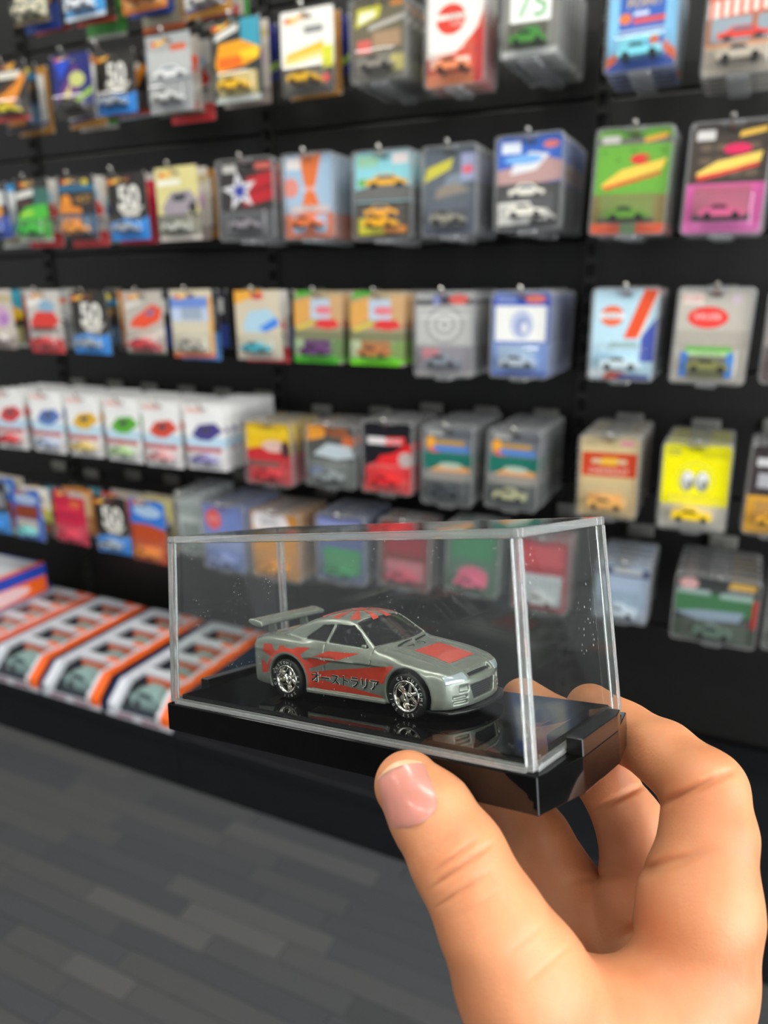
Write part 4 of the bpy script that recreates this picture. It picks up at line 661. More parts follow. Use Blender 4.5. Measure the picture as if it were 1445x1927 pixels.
     [('r', 0.1, 0.62, 0.9, 0.92, 'c84850'), ('r', 0.1, 0.06, 0.9, 0.5, 'b8bcc0')]),
    (5, -0.143, 0.570, 1.270, 0.094, 0.113, 'clam', 5, '9aaabc', 'b8c4cc', False, 'silver blue clamshell pack beside the clear case lid',
     [('r', 0, 0.76, 1, 1, '4a5070'), ('r', 0.3, 0.8, 0.86, 0.96, 'b8bcbc'), ('r', 0.1, 0.24, 0.84, 0.5, '8a9cac'), ('r', 0, 0, 1, 0.2, 'a8b4c0')]),
    (5, 0.008, 0.566, 1.270, 0.132, 0.119, 'clam', 6, '3c403e', '56685c', False, 'wide dark green clamshell pack with a gold badge and CHEVROLET line',
     [('e', 0.15, 0.86, 0.12, 0.09, 'c89c98'), ('p', [(0.62, 0.84), (0.95, 0.84), (0.97, 0.94), (0.66, 0.95)], 'c8a050'), ('t', 'CHEVROLET', 0.79, 0.8, 0.05, 'b8bcc8', 0), ('r', 0, 0.42, 1, 0.74, '3f6a48'), ('r', 0.02, 0.7, 0.42, 0.78, '8a9c98'), ('r', 0.54, 0.68, 0.94, 0.76, '8aa498'), ('p', [(0, 0.4), (0.3, 0.46), (0.85, 0.5), (0.8, 0.34), (0.3, 0.3)], '8090a0'), ('r', 0.94, 0.2, 1, 0.72, 'b83c34'), ('r', 0, 0, 1, 0.28, '4a5448'), ('r', 0.34, 0.05, 0.7, 0.12, '8a8c90')]),
    (5, 0.127, 0.579, 1.270, 0.088, 0.126, 'clam', 3, '5c5e58', '70726a', False, 'plain grey clamshell pack beside the wide green pack',
     [('r', 0, 0, 1, 0.4, '70726a')]),
]
# ------------------------------------------------------------------ carded toys on peg hooks
m_art = mat('printed_card', rough=0.32, attr=True, noise=0.05, nscale=120, coat=0.35)
m_cardback = mat('card_stock', srgb(190, 188, 182), rough=0.7, noise=0.06, nscale=150)
m_bub = clear_mat('blister_plastic', (0.97, 0.975, 0.98, 1), r0=0.06, rough=0.05, haze=0.02)
m_clam = clear_mat('clamshell_plastic', (0.9, 0.91, 0.93, 1), r0=0.10, rough=0.10, haze=0.10)
m_toy = mat('toy_paint', rough=0.25, attr=True, noise=0.04, nscale=90, coat=0.5)
m_peg = mat('hook_chrome', srgb(190, 188, 182), rough=0.22, metal=1.0, noise=0.05, nscale=60)
m_plate = mat('hook_plate_plastic', srgb(112, 112, 106), rough=0.35, noise=0.1, nscale=80)
BLUE_MATS = {}

def set_cols(me, face_cols):
    ca = me.color_attributes.new('Col', 'FLOAT_COLOR', 'CORNER')
    buf = []
    for p in me.polygons:
        buf += list(face_cols[p.index]) * p.loop_total
    ca.data.foreach_set('color', buf)

def art_mesh(w, h, base, shapes, inset=0.0):
    """flat printed front: base sheet plus each printed shape a hair in front of the one before"""
    V, F, C = [], [], []
    W, H = w - 2 * inset, h - 2 * inset
    ztop = 0.011 - inset
    def put(poly, col, k):
        b = len(V)
        V.extend([(-W / 2 + min(max(u, 0), 1) * W, -0.0005 - 0.00006 * k, ztop - (1 - min(max(v, 0), 1)) * H) for u, v in poly])
        F.append(tuple(range(b, b + len(poly)))); C.append(col)
    rr_ = rrect(0, 0, W, H, 0.005, 3)
    hx, hz0, hz1 = 0.009 / W, 1 - (ztop + 0.004) / H, 1 - (ztop - 0.003) / H
    outer = [(a / W, b / H) for a, b in rr_]
    # base sheet with the hang slot left open: four strips round the slot
    c = hexc(base)
    lo, hi = 1 - (ztop + 0.0035) / H, 1 - (ztop - 0.0035) / H
    put([(0.0, 0.005 / H), (0.005 / W, 0), (1 - 0.005 / W, 0), (1, 0.005 / H), (1, lo), (0, lo)], c, 0)
    put([(0, lo), (0.5 - hx, lo), (0.5 - hx, hi), (0, hi)], c, 0)
    put([(0.5 + hx, lo), (1, lo), (1, hi), (0.5 + hx, hi)], c, 0)
    put([(0, hi), (1, hi), (1, 1 - 0.005 / H), (1 - 0.005 / W, 1), (0.005 / W, 1), (0, 1 - 0.005 / H)], c, 0)
    for k, s in enumerate(shapes, 1):
        t = s[0]
        if t == 'r':
            put([(s[1], s[2]), (s[3], s[2]), (s[3], min(s[4], lo) if s[1] < 0.5 < s[3] else s[4]), (s[1], min(s[4], lo) if s[1] < 0.5 < s[3] else s[4])], hexc(s[5]), k)
        elif t == 'e':
            put([(s[1] + s[3] * math.cos(a), s[2] + s[4] * math.sin(a)) for a in [2 * math.pi * i / 20 for i in range(20)]], hexc(s[5]), k)
        elif t == 'p':
            put(s[1], hexc(s[2]), k)
        else:
            tv, tf = text_mesh(s[1], s[4] * H, s[7] if len(s) > 7 else 0.0)
            wmax = 0.94 * W * (2 * min(s[2], 1 - s[2]))
            tw = tv[:, 0].max() - tv[:, 0].min()
            sx = min(1.0, wmax / tw)
            b = len(V)
            V.extend([(-W / 2 + s[2] * W + q[0] * sx, -0.0005 - 0.00006 * k, ztop - (1 - s[3]) * H + q[1]) for q in tv])
            for f in tf:
                F.append(tuple(i + b for i in f)); C.append(hexc(s[5]))
    me = bpy.data.meshes.new('artwork')
    me.from_pydata(V, [], F)
    me.update()
    bm = new_bm(); bm.from_mesh(me)
    for f in bm.faces:
        if f.normal.y > 0: f.normal_flip()
    bm.to_mesh(me); bm.free()
    set_cols(me, C)
    me.materials.append(m_art)
    return me

def card_mesh(w, h, inset=0.0):
    bm = new_bm()
    W, H = w - 2 * inset, h - 2 * inset
    zt = 0.011 - inset
    for (x0, x1, z0, z1) in ((-W / 2, W / 2, zt - H, -0.0035), (-W / 2, -0.009, -0.0035, 0.0035), (0.009, W / 2, -0.0035, 0.0035), (-W / 2, W / 2, 0.0035, zt)):
        box(bm, x0, x1, -0.0004, 0.0003, z0, z1)
    me = bpy.data.meshes.new('backing_card')
    bmesh.ops.recalc_face_normals(bm, faces=bm.faces[:]); bm.to_mesh(me); bm.free(); me.materials.append(m_cardback)
    return me

def frustum_mesh(name, x0, x1, z0, z1, y0, y1, inset, m):
    bm = new_bm()
    a = [bm.verts.new((x, y0, z)) for x, z in ((x0, z0), (x1, z0), (x1, z1), (x0, z1))]
    b = [bm.verts.new((x, y1, z)) for x, z in ((x0 + inset, z0 + inset), (x1 - inset, z0 + inset), (x1 - inset, z1 - inset), (x0 + inset, z1 - inset))]
    bm.faces.new(b)
    for k in range(4): bm.faces.new((a[k], a[(k + 1) % 4], b[(k + 1) % 4], b[k]))
    bmesh.ops.recalc_face_normals(bm, faces=bm.faces[:])
    es = [e for e in bm.edges if len(e.link_faces) == 2]
    bmesh.ops.bevel(bm, geom=es, offset=0.003, segments=2, affect='EDGES', profile=0.5)
    me = bpy.data.meshes.new(name); bm.to_mesh(me); bm.free(); me.materials.append(m)
    return me

def rim_mesh(w, h):
    bm = new_bm()
    o = rrect(-w / 2, 0.011 - h, w / 2, 0.011, 0.008, 4); i = rrect(-w / 2 + 0.0035, 0.0145 - h, w / 2 - 0.0035, 0.0075, 0.005, 4)
    n = len(o)
    L = [[bm.verts.new((x, y, z)) for x, z in q] for q, y in ((o, -0.009), (o, 0.005), (i, 0.005), (i, -0.009))]
    for k in range(4):
        A_, B_ = L[k], L[(k + 1) % 4]
        for j in range(n): bm.faces.new((A_[j], A_[(j + 1) % n], B_[(j + 1) % n], B_[j]))
    # hang tab and foot tab
    box(bm, -0.016, 0.016, -0.006, 0.002, 0.0035, 0.0112)
    box(bm, -0.015, 0.015, -0.009, 0.001, 0.011 - h - 0.006, 0.0135 - h, bevel=0.002, seg=1)
    me = bpy.data.meshes.new('clamshell')
    bmesh.ops.recalc_face_normals(bm, faces=bm.faces[:]); bm.to_mesh(me); bm.free(); me.materials.append(m_clam)
    return me

def toy_mesh(L, col, zc, yc):
    """small car seen side-on inside a bubble"""
    bm = new_bm(); cols = []
    s = L
    body = [(-.5, .06), (.5, .06), (.5, .15), (.44, .20), (.2, .23), (.08, .33), (-.2, .34), (-.34, .24), (-.49, .22), (-.5, .15)]
    prism(bm, [(a * s, zc + (b - .16) * s) for a, b in body], yc - 0.19 * s, yc + 0.19 * s, axis='y')
    nb = len(bm.faces)
    glass = [(.14, .235), (.06, .315), (-.18, .325), (-.28, .24)]
    prism(bm, [(a * s, zc + (b - .16) * s) for a, b in glass], yc - 0.194 * s, yc + 0.194 * s, axis='y')
    ng = len(bm.faces)
    for wx in (-.31, .31):
        for sy in (-1, 1):
            prism(bm, [(wx * s + .085 * s * math.cos(t), zc + (.075 - .16) * s + .085 * s * math.sin(t)) for t in [2 * math.pi * k / 12 for k in range(12)]],
                  yc + sy * 0.13 * s, yc + sy * 0.2 * s, axis='y')
    bmesh.ops.recalc_face_normals(bm, faces=bm.faces[:])
    me = bpy.data.meshes.new('model_car'); bm.to_mesh(me); nf = len(bm.faces); bm.free()
    set_cols(me, [hexc(col)] * nb + [srgb(30, 34, 40)] * (ng - nb) + [srgb(34, 34, 34)] * (nf - ng))
    me.materials.append(m_toy)
    return me

# one hook mesh set
bm = new_bm(); tube(bm, [(0, 0, 0), (0, -0.228, 0), (0, -0.238, 0.002), (0, -0.246, 0.008), (0, -0.249, 0.012)], 0.0023, seg=8)
bmesh.ops.recalc_face_normals(bm, faces=bm.faces[:]); rod_me = bpy.data.meshes.new('rod'); bm.to_mesh(rod_me); bm.free(); rod_me.materials.append(m_peg)
bm = new_bm(); bmesh.ops.create_uvsphere(bm, u_segments=12, v_segments=8, radius=0.0044, matrix=Matrix.Translation((0, -0.249, 0.0145)))
tip_me = bpy.data.meshes.new('tip'); bm.to_mesh(tip_me); bm.free(); tip_me.materials.append(m_peg)
bm = new_bm(); box(bm, -0.025, 0.025, -0.012, -0.002, -0.012, 0.014, bevel=0.003)
bmesh.ops.recalc_face_normals(bm, faces=bm.faces[:]); pl_me = bpy.data.meshes.new('back_plate'); bm.to_mesh(pl_me); bm.free(); pl_me.materials.append(m_plate)

designs = []
for (row, X, ZT, YF, w, h, kind, n, base, carc, mixed, desc, shapes) in PACKS:
    clam = kind == 'clam'
    ins = 0.003 if clam else 0.0
    d = dict(desc=desc, w=w, h=h, clam=clam)
    d['art'] = art_mesh(w, h, base, shapes, ins)
    d['card'] = card_mesh(w, h, ins)
    zb = 0.011 - h
    bw = w * (0.40 if clam else 0.43); bh = h * (0.36 if clam else 0.32)
    d['bub'] = frustum_mesh('blister', -bw, bw, zb + 0.006, zb + 0.006 + bh, -0.0008, -0.0205, 0.004, m_bub)
    if clam: d['rim'] = rim_mesh(w, h)
    d['car'] = toy_mesh(min(2 * bw - 0.02, 0.060), carc, zb + 0.006 + bh * 0.44, -0.0118)
    designs.append(d)
mixpool = [i for i, p in enumerate(PACKS) if p[10]]
rp = random.Random(5)

def add_pack(d, x, y, z, full, label, group):
    e = empty('carded_toy', (x, y, z))
    e.rotation_euler = (rp.uniform(-0.015, 0.02), rp.uniform(-0.02, 0.02), rp.uniform(-0.02, 0.02))
    tag(e, label, 'toy pack', group)
    link('backing_card', d['card'], None, e)
    link('artwork', d['art'], None, e)
    link('blister', d['bub'], None, e)
    if d['clam']: link('clamshell', d['rim'], None, e)
    if full: link('model_car', d['car'], None, e)

def words(s, n):
    return ' '.join(s.split()[:n])

for i, (row, X, ZT, YF, w, h, kind, n, base, carc, mixed, desc, shapes) in enumerate(PACKS):
    z = ZT - 0.011
    pg = empty('peg_hook', (X, WALL_Y - 0.001, z + 0.0005))
    tag(pg, 'peg hook of the ' + desc, 'hook', 'peg hooks on the shelving wall')
    for nm, me in (('rod', rod_me), ('tip', tip_me), ('back_plate', pl_me)):
        link(nm, me, None, pg)
    pitch = min(0.028, (1.478 - YF) / max(n, 1))
    pool = mixpool[:]
    rp.shuffle(pool)
    pool = [k for k in pool if k != i and ' 50 ' not in PACKS[k][11] and PACKS[k][11] != desc and abs(designs[k]['h'] - h) < 0.02]
    short = desc.split(' with ')[0]
    for k in range(n):
        y = YF + k * pitch
        if k == 0:
            add_pack(designs[i], X, y, z, True, ('front ' if n > 1 else '') + desc, None)
        elif mixed and pool:
            q = pool[k % len(pool)]
            add_pack(designs[q], X + rp.uniform(-0.004, 0.004), y, z, False, 'card with ' + words(designs[q]['desc'].split(' with ')[-1], 6) + ' peeping from behind ' + words(short, 5), 'mixed packs behind the front cards')
        else:
            add_pack(designs[i], X, y, z, False, desc + ', further back', 'stack of the ' + desc)

# ------------------------------------------------------------------ boxed sets on the base deck
m_navy = mat('navy_board', srgb(28, 36, 92), rough=0.4, noise=0.08, nscale=40)
m_wht = mat('white_board', srgb(205, 208, 214), rough=0.45, noise=0.06, nscale=60)
m_org = mat('orange_board', srgb(236, 100, 28), rough=0.4, noise=0.06, nscale=60)
m_blu = mat('royal_blue_board', srgb(36, 70, 170), rough=0.4, noise=0.06, nscale=60)
m_dk = mat('box_floor', srgb(26, 38, 52), rough=0.5, noise=0.2, nscale=60)
BW, BD, BH = 0.180, 0.36, 0.072
boxcar = None
def set_box(x, y, z, label):
    e = empty('boxed_car_set', (x, y, z)); tag(e, label, 'boxed toys', 'boxed car sets on the deck')
    hw = BW / 2
    bm = new_bm()
    # tray with chamfered front edge
    box(bm, -hw, hw, 0, BD, 0, 0.016); box(bm, -hw, hw, BD - 0.004, BD, 0.016, BH - 0.004)
    side = [(0.0, 0.016), (BD - 0.004, 0.016), (BD - 0.004, BH - 0.005), (0.042, BH - 0.005), (0.004, 0.03)]
    prism(bm, side, -hw, -hw + 0.003, axis='x'); prism(bm, side, hw - 0.003, hw, axis='x')
    bm_obj('tray', bm, m_dk, e)
    for by in (0.092, 0.177, 0.262):
        bm = new_bm(); box(bm, -hw + 0.003, hw - 0.003, by - 0.002, by + 0.002, 0.016, BH - 0.012); bm_obj('partition', bm, m_navy, e)
    # front foot strip
    bm = new_bm(); box(bm, -hw, hw, -0.002, 0.001, 0.0, 0.016); bm_obj('foot_strip', bm, m_wht, e)
    bm = new_bm(); box(bm, -hw + 0.03, -hw + 0.075, -0.003, 0.0, 0.003, 0.013); box(bm, -hw + 0.1, -hw + 0.15, -0.003, 0.0, 0.003, 0.013); bm_obj('foot_print', bm, mat('faded_print', srgb(150, 120, 130), rough=0.5, noise=0.1), e)
    path = [(0.0, 0.012), (0.0, 0.03), (0.04, BH - 0.004), (BD, BH - 0.004)]
    def strip(name, xa, xb, lift, m):
        bm = new_bm(); vs = []
        for (py, pz) in path:
            vs.append([bm.verts.new((xx, py - (0.004 if pz < BH - 0.01 else 0) - lift, pz + lift)) for xx in (xa, xb)])
        low = [[bm.verts.new((v.co.x, v.co.y + 0.010, v.co.z - 0.010)) for v in r] for r in vs]
        for k in range(3):
            bm.faces.new((vs[k][0], vs[k][1], vs[k + 1][1], vs[k + 1][0])); bm.faces.new((low[k][0], low[k + 1][0], low[k + 1][1], low[k][1]))
            for s in (0, 1): bm.faces.new((vs[k][s], vs[k + 1][s], low[k + 1][s], low[k][s]))
        for k in (0, 3): bm.faces.new((vs[k][0], vs[k][1], low[k][1], low[k][0]))
        bm_obj(name, bm, m, e)
    strip('edge_band', -hw, -hw + 0.010, 0.0, m_navy)
    strip('frame_strip', -hw + 0.010, -hw + 0.034, 0.001, m_wht)
    strip('frame_strip', hw - 0.036, hw - 0.024, 0.001, m_wht)
    strip('edge_band', hw - 0.024, hw - 0.001, 0.002, m_org)
    for k, by in enumerate((0.092, 0.177, 0.262, 0.348)):
        bm = new_bm(); box(bm, -hw + 0.02, hw - 0.02, by - 0.011, by + 0.011, BH - 0.011, BH - 0.001); bm_obj('divider', bm, m_wht, e)
        bm = new_bm(); box(bm, hw - 0.062, hw - 0.03, by - 0.007, by + 0.007, BH - 0.001, BH + 0.0015); bm_obj('divider_badge', bm, m_org, e)
    for k, by in enumerate((0.050, 0.134, 0.219, 0.303)):
        link('model_car', boxcar, None, e, loc=(0.004, by, 0.0165))
        bm = new_bm(); box(bm, -hw + 0.05, hw - 0.036, by + 0.026, by + 0.030, BH - 0.03, BH - 0.0115); bm_obj('backing_print', bm, m_org, e)
    bm = new_bm()
    vs = [[bm.verts.new((xx, py - (0.003 if pz < BH - 0.01 else 0), pz + 0.0005)) for xx in (-hw + 0.03, hw - 0.03)] for (py, pz) in path]
    for k in range(3): bm.faces.new((vs[k][0], vs[k][1], vs[k + 1][1], vs[k + 1][0]))
    bm_obj('window', bm, m_bub, e)
bm = new_bm()
prof = [(-.5, .0), (.5, .0), (.5, .13), (.42, .2), (.2, .24), (.08, .36), (-.22, .37), (-.36, .25), (-.5, .22)]
S_ = 0.106
prism(bm, [(a * S_, b * S_) for a, b in prof], -0.021, 0.021, axis='y'); nb = len(bm.faces)
prism(bm, [(a * S_, b * S_) for a, b in ((.14, .24), (.06, .34), (-.19, .35), (-.29, .25))], -0.0215, 0.0215, axis='y'); ng = len(bm.faces)
for wx in (-.31, .31):
    for sy in (-1, 1):
        prism(bm, [(wx * S_ + .09 * S_ * math.cos(t), .07 * S_ + .09 * S_ * math.sin(t)) for t in [2 * math.pi * k / 12 for k in range(12)]], sy * 0.014, sy * 0.022, axis='y')
bmesh.ops.recalc_face_normals(bm, faces=bm.faces[:]); nf = len(bm.faces)
boxcar = bpy.data.meshes.new('model_car'); bm.to_mesh(boxcar); bm.free()
set_cols(boxcar, [srgb(150, 182, 176)] * nb + [srgb(40, 60, 70)] * (ng - nb) + [srgb(60, 62, 64)] * (nf - ng)); boxcar.materials.append(m_toy)
for x, lb in ((-1.655, 'boxed set of mint model cars under the stacked upright box'), (-1.472, 'boxed set of mint model cars next to the stacked upright box'), (-1.281, 'boxed set of mint model cars in the middle of the deck row'), (-1.082, 'boxed set of mint model cars seen through the corner of the case')):
    set_box(x, DECK_Y + 0.004, DECK_Z, lb)
# closed box standing on the first set
e = empty('boxed_car_set', (-1.80, 1.10, DECK_Z + BH + 0.001)); tag(e, 'closed orange and blue toy box stacked on another box', 'boxed toys')
bm = new_bm(); box(bm, -0.09, 0.09, 0, 0.27, 0, 0.085, bevel=0.0015); bm_obj('carton', bm, m_blu, e)
bm = new_bm(); box(bm, 0.088, 0.0912, 0.004, 0.266, 0.004, 0.052, bevel=0.0008, seg=1); bm_obj('side_print', bm, m_org, e)
bm = new_bm(); prism(bm, [(0.12 + 0.09 * math.cos(t), 0.03 + 0.02 * math.sin(t)) for t in [2 * math.pi * k / 18 for k in range(18)]], 0.0912, 0.092, axis='x'); bm_obj('side_badge', bm, mat('pale_badge', srgb(226, 190, 190), rough=0.4, noise=0.1), e)
bm = new_bm(); box(bm, -0.088, 0.07, 0.01, 0.26, 0.0845, 0.0862); bm_obj('top_print', bm, m_wht, e)
bm = new_bm(); box(bm, 0.072, 0.0905, 0.002, 0.268, 0.0845, 0.0864); bm_obj('top_band', bm, m_org, e)
e2 = empty('boxed_car_set', (-1.84, DECK_Y + 0.05, DECK_Z)); tag(e2, 'plain navy carton under the stacked orange and blue box', 'boxed toys')
bm = new_bm(); box(bm, -0.09, 0.09, 0, 0.33, 0, 0.0725, bevel=0.0015); bm_obj('carton', bm, m_navy, e2)
bm = new_bm(); box(bm, -0.08, 0.08, -0.0006, 0.001, 0.01, 0.03); bm_obj('front_print', bm, m_wht, e2)
# ------------------------------------------------------------------ the held display case (its own tilted frame, metres)
MM = 0.001
CF = Matrix(((0.960907, 0.224288, -0.162332, -0.078913), (-0.186162, 0.957384, 0.220815, 0.161207),
             (0.20494, -0.181962, 0.961712, 0.91141), (0, 0, 0, 1)))
case = empty('display_case', mw=CF)
tag(case, 'clear acrylic display case on a glossy black base held in the hand', 'display case')
m_base = mat('gloss_black_plastic', srgb(9, 9, 9), rough=0.05, spec=0.4, noise=0.3, nscale=300)
m_tab = mat('scuffed_black_plastic', srgb(20, 20, 19), rough=0.16, spec=0.6, noise=0.7, nscale=2600, bump=0.08, bscale=3000)

def M3(v):
    return tuple(c * MM for c in v)
# base slab with trapezoid ends
pts = [(-59.8, -24.8), (59.8, -24.8), (63.1, -9.6), (63.1, 10.6), (59.8, 24.8), (-59.8, 24.8), (-63.1, 10.6), (-63.1, -9.6)]
bm = new_bm(); prism(bm, [M3(p) for p in pts], -8.3 * MM, -0.5 * MM)
bmesh.ops.bevel(bm, geom=bm.edges[:], offset=0.25 * MM, segments=2, affect='EDGES', profile=0.5)
bm_obj('base', bm, m_base, case)
# raised floor the car stands on
bm = new_bm(); box(bm, -56.6 * MM, 56.6 * MM, -21.8 * MM, 21.8 * MM, -0.6 * MM, 1.8 * MM, bevel=0.25 * MM)
bm_obj('plinth', bm, mat('gloss_black_floor', srgb(9, 9, 9), rough=0.035, spec=0.5, noise=0.3, nscale=300), case)
# end tabs outside the lid
for sx in (-1, 1):
    bm = new_bm()
    prism(bm, [(sx * a * MM, b * MM) for a, b in ((59.35, -9.6), (63.1, -9.6), (63.1, 10.6), (62.2, 14.4), (59.35, 14.4))], -0.6 * MM, 3.2 * MM)
    bmesh.ops.bevel(bm, geom=bm.edges[:], offset=0.15 * MM, segments=1, affect='EDGES')
    tag(bm_obj('end_tab', bm, m_tab, case), 'scuffed black raised end tab')
# lid: five clear panels and clear bright corner edges, slightly tapered to the top
LX, LY, LH, TP, TH = 59.0, 24.2, 48.7, 1.35, 2.0
m_pan = clear_mat('acrylic_panel', (0.97, 0.985, 0.975, 1), r0=0.045, rough=0.01, haze=0.001, specks=0.4, sscale=800)
m_pan2 = clear_mat('acrylic_panel_scuffed', (0.97, 0.985, 0.975, 1), r0=0.05, rough=0.015, haze=0.004, specks=0.6, sscale=1100, stretch=(1, 1, 0.35))
m_edge = mat('acrylic_edge', (0.93, 0.95, 0.93, 1), rough=0.05, trans=0.86, ior=1.49, noise=0.05, nscale=400)

def corner(sx, sy, z):
    t = TP * z / LH
    return Vector((sx * (LX - t), sy * (LY - t), z))
def quad_panel(name, a, b, c, d, nrm, m):
    """a slab from outer corners a-b-c-d going inwards along -nrm"""
    bm = new_bm()
    o = [bm.verts.new(M3(p)) for p in (a, b, c, d)]
    i = [bm.verts.new(M3(p - nrm * TH)) for p in (a, b, c, d)]
    bm.faces.new(o); bm.faces.new(i[::-1])
    for k in range(4): bm.faces.new((o[k], o[(k + 1) % 4], i[(k + 1) % 4], i[k]))
    return bm_obj(name, bm, m, case)
IN = TH + 0.02
for nm, sy in (('lid_front', -1), ('lid_back', 1)):
    a, b, c, d = corner(-1, sy, 0), corner(1, sy, 0), corner(1, sy, LH), corner(-1, sy, LH)
    a, d = a + Vector((IN, 0, 0)), d + Vector((IN, 0, 0)); b, c = b - Vector((IN, 0, 0)), c - Vector((IN, 0, 0))
    c = c.lerp(b, IN / LH); d = d.lerp(a, IN / LH)
    quad_panel('panel', a, b, c, d, Vector((0, sy, 0)), m_pan)
for sx in (-1, 1):
    a, b, c, d = corner(sx, -1, 0), corner(sx, 1, 0), corner(sx, 1, LH), corner(sx, -1, LH)
    a, d = a + Vector((0, IN, 0)), d + Vector((0, IN, 0)); b, c = b - Vector((0, IN, 0)), c - Vector((0, IN, 0))
    c = c.lerp(b, IN / LH); d = d.lerp(a, IN / LH)
    quad_panel('panel', a, b, c, d, Vector((sx, 0, 0)), m_pan2 if sx > 0 else m_pan)
q = [corner(sx, sy, LH) - Vector((sx * IN, sy * IN, 0)) for sx, sy in ((-1, -1), (1, -1), (1, 1), (-1, 1))]
quad_panel('panel', *q, Vector((0, 0, 1)), m_pan)
def edge_bar(p, q2, u, v):
    """square clear bar of the wall's thickness from p to q2, spanned by inward vectors u, v"""
    bm = new_bm()
    A = [bm.verts.new(M3(p + k)) for k in (Vector(), u, u + v, v)]
    B = [bm.verts.new(M3(q2 + k)) for k in (Vector(), u, u + v, v)]
    bm.faces.new(A); bm.faces.new(B[::-1])
    for k in range(4): bm.faces.new((A[k], A[(k + 1) % 4], B[(k + 1) % 4], B[k]))
    bmesh.ops.recalc_face_normals(bm, faces=bm.faces[:])
    bmesh.ops.bevel(bm, geom=bm.edges[:], offset=0.35 * MM, segments=3, affect='EDGES', profile=0.5)
    return bm_obj('lid_edge', bm, m_edge, case, smooth=False)
X1, Y1, Z1 = Vector((TH, 0, 0)), Vector((0, TH, 0)), Vector((0, 0, -TH))
for sx in (-1, 1):
    for sy in (-1, 1):
        edge_bar(corner(sx, sy, 0), corner(sx, sy, LH - TH), -sx * X1, -sy * Y1)
for sy in (-1, 1):
    edge_bar(corner(-1, sy, LH), corner(1, sy, LH), Z1, -sy * Y1)
for sx in (-1, 1):
    edge_bar(corner(sx, -1, LH) + Y1, corner(sx, 1, LH) - Y1, -sx * X1, Z1)
# foot rim of the lid
m_rim = mat('acrylic_rim', (0.9, 0.92, 0.9, 1), rough=0.12, trans=0.75, ior=1.49, noise=0.15, nscale=900)
for sy in (-1, 1):
    bm = new_bm(); ya, yb = sorted((sy * 24.25, sy * 22.15))
    box(bm, -57.0 * MM, 57.0 * MM, ya * MM, yb * MM, -0.5 * MM, 0.75 * MM, bevel=0.2 * MM); bm_obj('lid_rim', bm, m_rim, case)
for sx in (-1, 1):
    bm = new_bm(); xa, xb = sorted((sx * 59.05, sx * 56.95))
    box(bm, xa * MM, xb * MM, -22.1 * MM, 22.1 * MM, -0.5 * MM, 0.75 * MM, bevel=0.2 * MM); bm_obj('lid_rim', bm, m_rim, case)
# ------------------------------------------------------------------ the die-cast car (millimetres, x forward, z up)
def interp(x, xs, ys):
    return np.interp(x, xs, ys)

def smooth_interp(x, xs, ys):
    """monotone-ish smooth curve through points"""
    xs = np.array(xs, float); ys = np.array(ys, float)
    m = np.gradient(ys, xs)
    i = np.clip(np.searchsorted(xs, x) - 1, 0, len(xs) - 2)
    h = xs[i + 1] - xs[i]
    t = np.clip((x - xs[i]) / h, 0, 1)
    t2, t3 = t * t, t * t * t
    return (2 * t3 - 3 * t2 + 1) * ys[i] + (t3 - 2 * t2 + t) * h * m[i] + (-2 * t3 + 3 * t2) * ys[i + 1] + (t3 - t2) * h * m[i + 1]

WX_R, WX_F, WZ, WR = -21.2, 19.9, 5.6, 5.6

def z_top(x, y):
    z = smooth_interp(x, [-38, -36.5, -33, -26, -17, 0, 10, 18, 25, 29.5, 31.5, 33.5],
                      [14.4, 15.8, 17.0, 17.4, 16.9, 16.3, 15.8, 14.6, 13.1, 11.8, 10.9, 9.6])
    a = np.abs(y)
    z = z - 1.0 * np.clip((a - 6) / 8, 0, 2) ** 2
    # raised centre of the bonnet and shoulder line of the front wings
    hood = np.clip((x - 9) / 4, 0, 1) * np.clip((31 - x) / 4, 0, 1)
    z = z - hood * 0.35 * np.exp(-((a - 8.2) / 0.7) ** 2)
    z = z - hood * 0.12 * np.exp(-((a - 6.6) / 0.3) ** 2)
    return z

def body_sdf(x, y, z):
    a = np.abs(y)
    wid = smooth_interp(x, [-38, -35.5, -30, -21, -10, 5, 14, 21, 27, 30.5, 33], [11.6, 12.9, 13.7, 14.0, 13.3, 13.2, 13.5, 14.0, 13.5, 12.4, 10.4])
    wid = wid - 0.012 * np.clip(z - 10, 0, 20) ** 2 * 1.6 - 0.03 * np.clip(6 - z, 0, 6) ** 2
    for wx in (WX_R, WX_F):
        r = np.sqrt((x - wx) ** 2 + (z - WZ) ** 2)
        wid = wid + 0.45 * np.exp(-((r - 7.0) / 1.2) ** 2)
    # waist crease
    wid = wid + 0.16 * np.exp(-((z - 13.2) / 0.7) ** 2)
    side = (a - wid) * 0.95
    top = (z - z_top(x, y)) * 0.95
    nose = x - (33.3 - 3.4 * (a / 12.5) ** 2.6 - 0.10 * np.clip(z - 8.5, 0, 9) ** 2 - 0.04 * np.clip(5 - z, 0, 5) ** 2)
    nose = nose * 0.75
    tail = -x + (-37.3 + 1.3 * (a / 13) ** 3 + 0.05 * np.clip(z - 13.5, 0, 9) ** 2 + 0.05 * np.clip(6 - z, 0, 5) ** 2)
    bot = 2.7 + 0.9 * np.clip((-x - 28) / 8, 0, 1) - z
    d = smax(side, top, 1.6)
    d = smax(d, nose, 1.4)
    d = smax(d, tail, 1.2)
    d = smax(d, bot, 0.5)
    # side sill step
    sill = np.maximum(np.maximum(a - 14.0, np.abs(z - 3.1) - 0.45), np.abs(x + 0.8) - 13.5)
    d = smin(d, sill, 0.4)
    return d

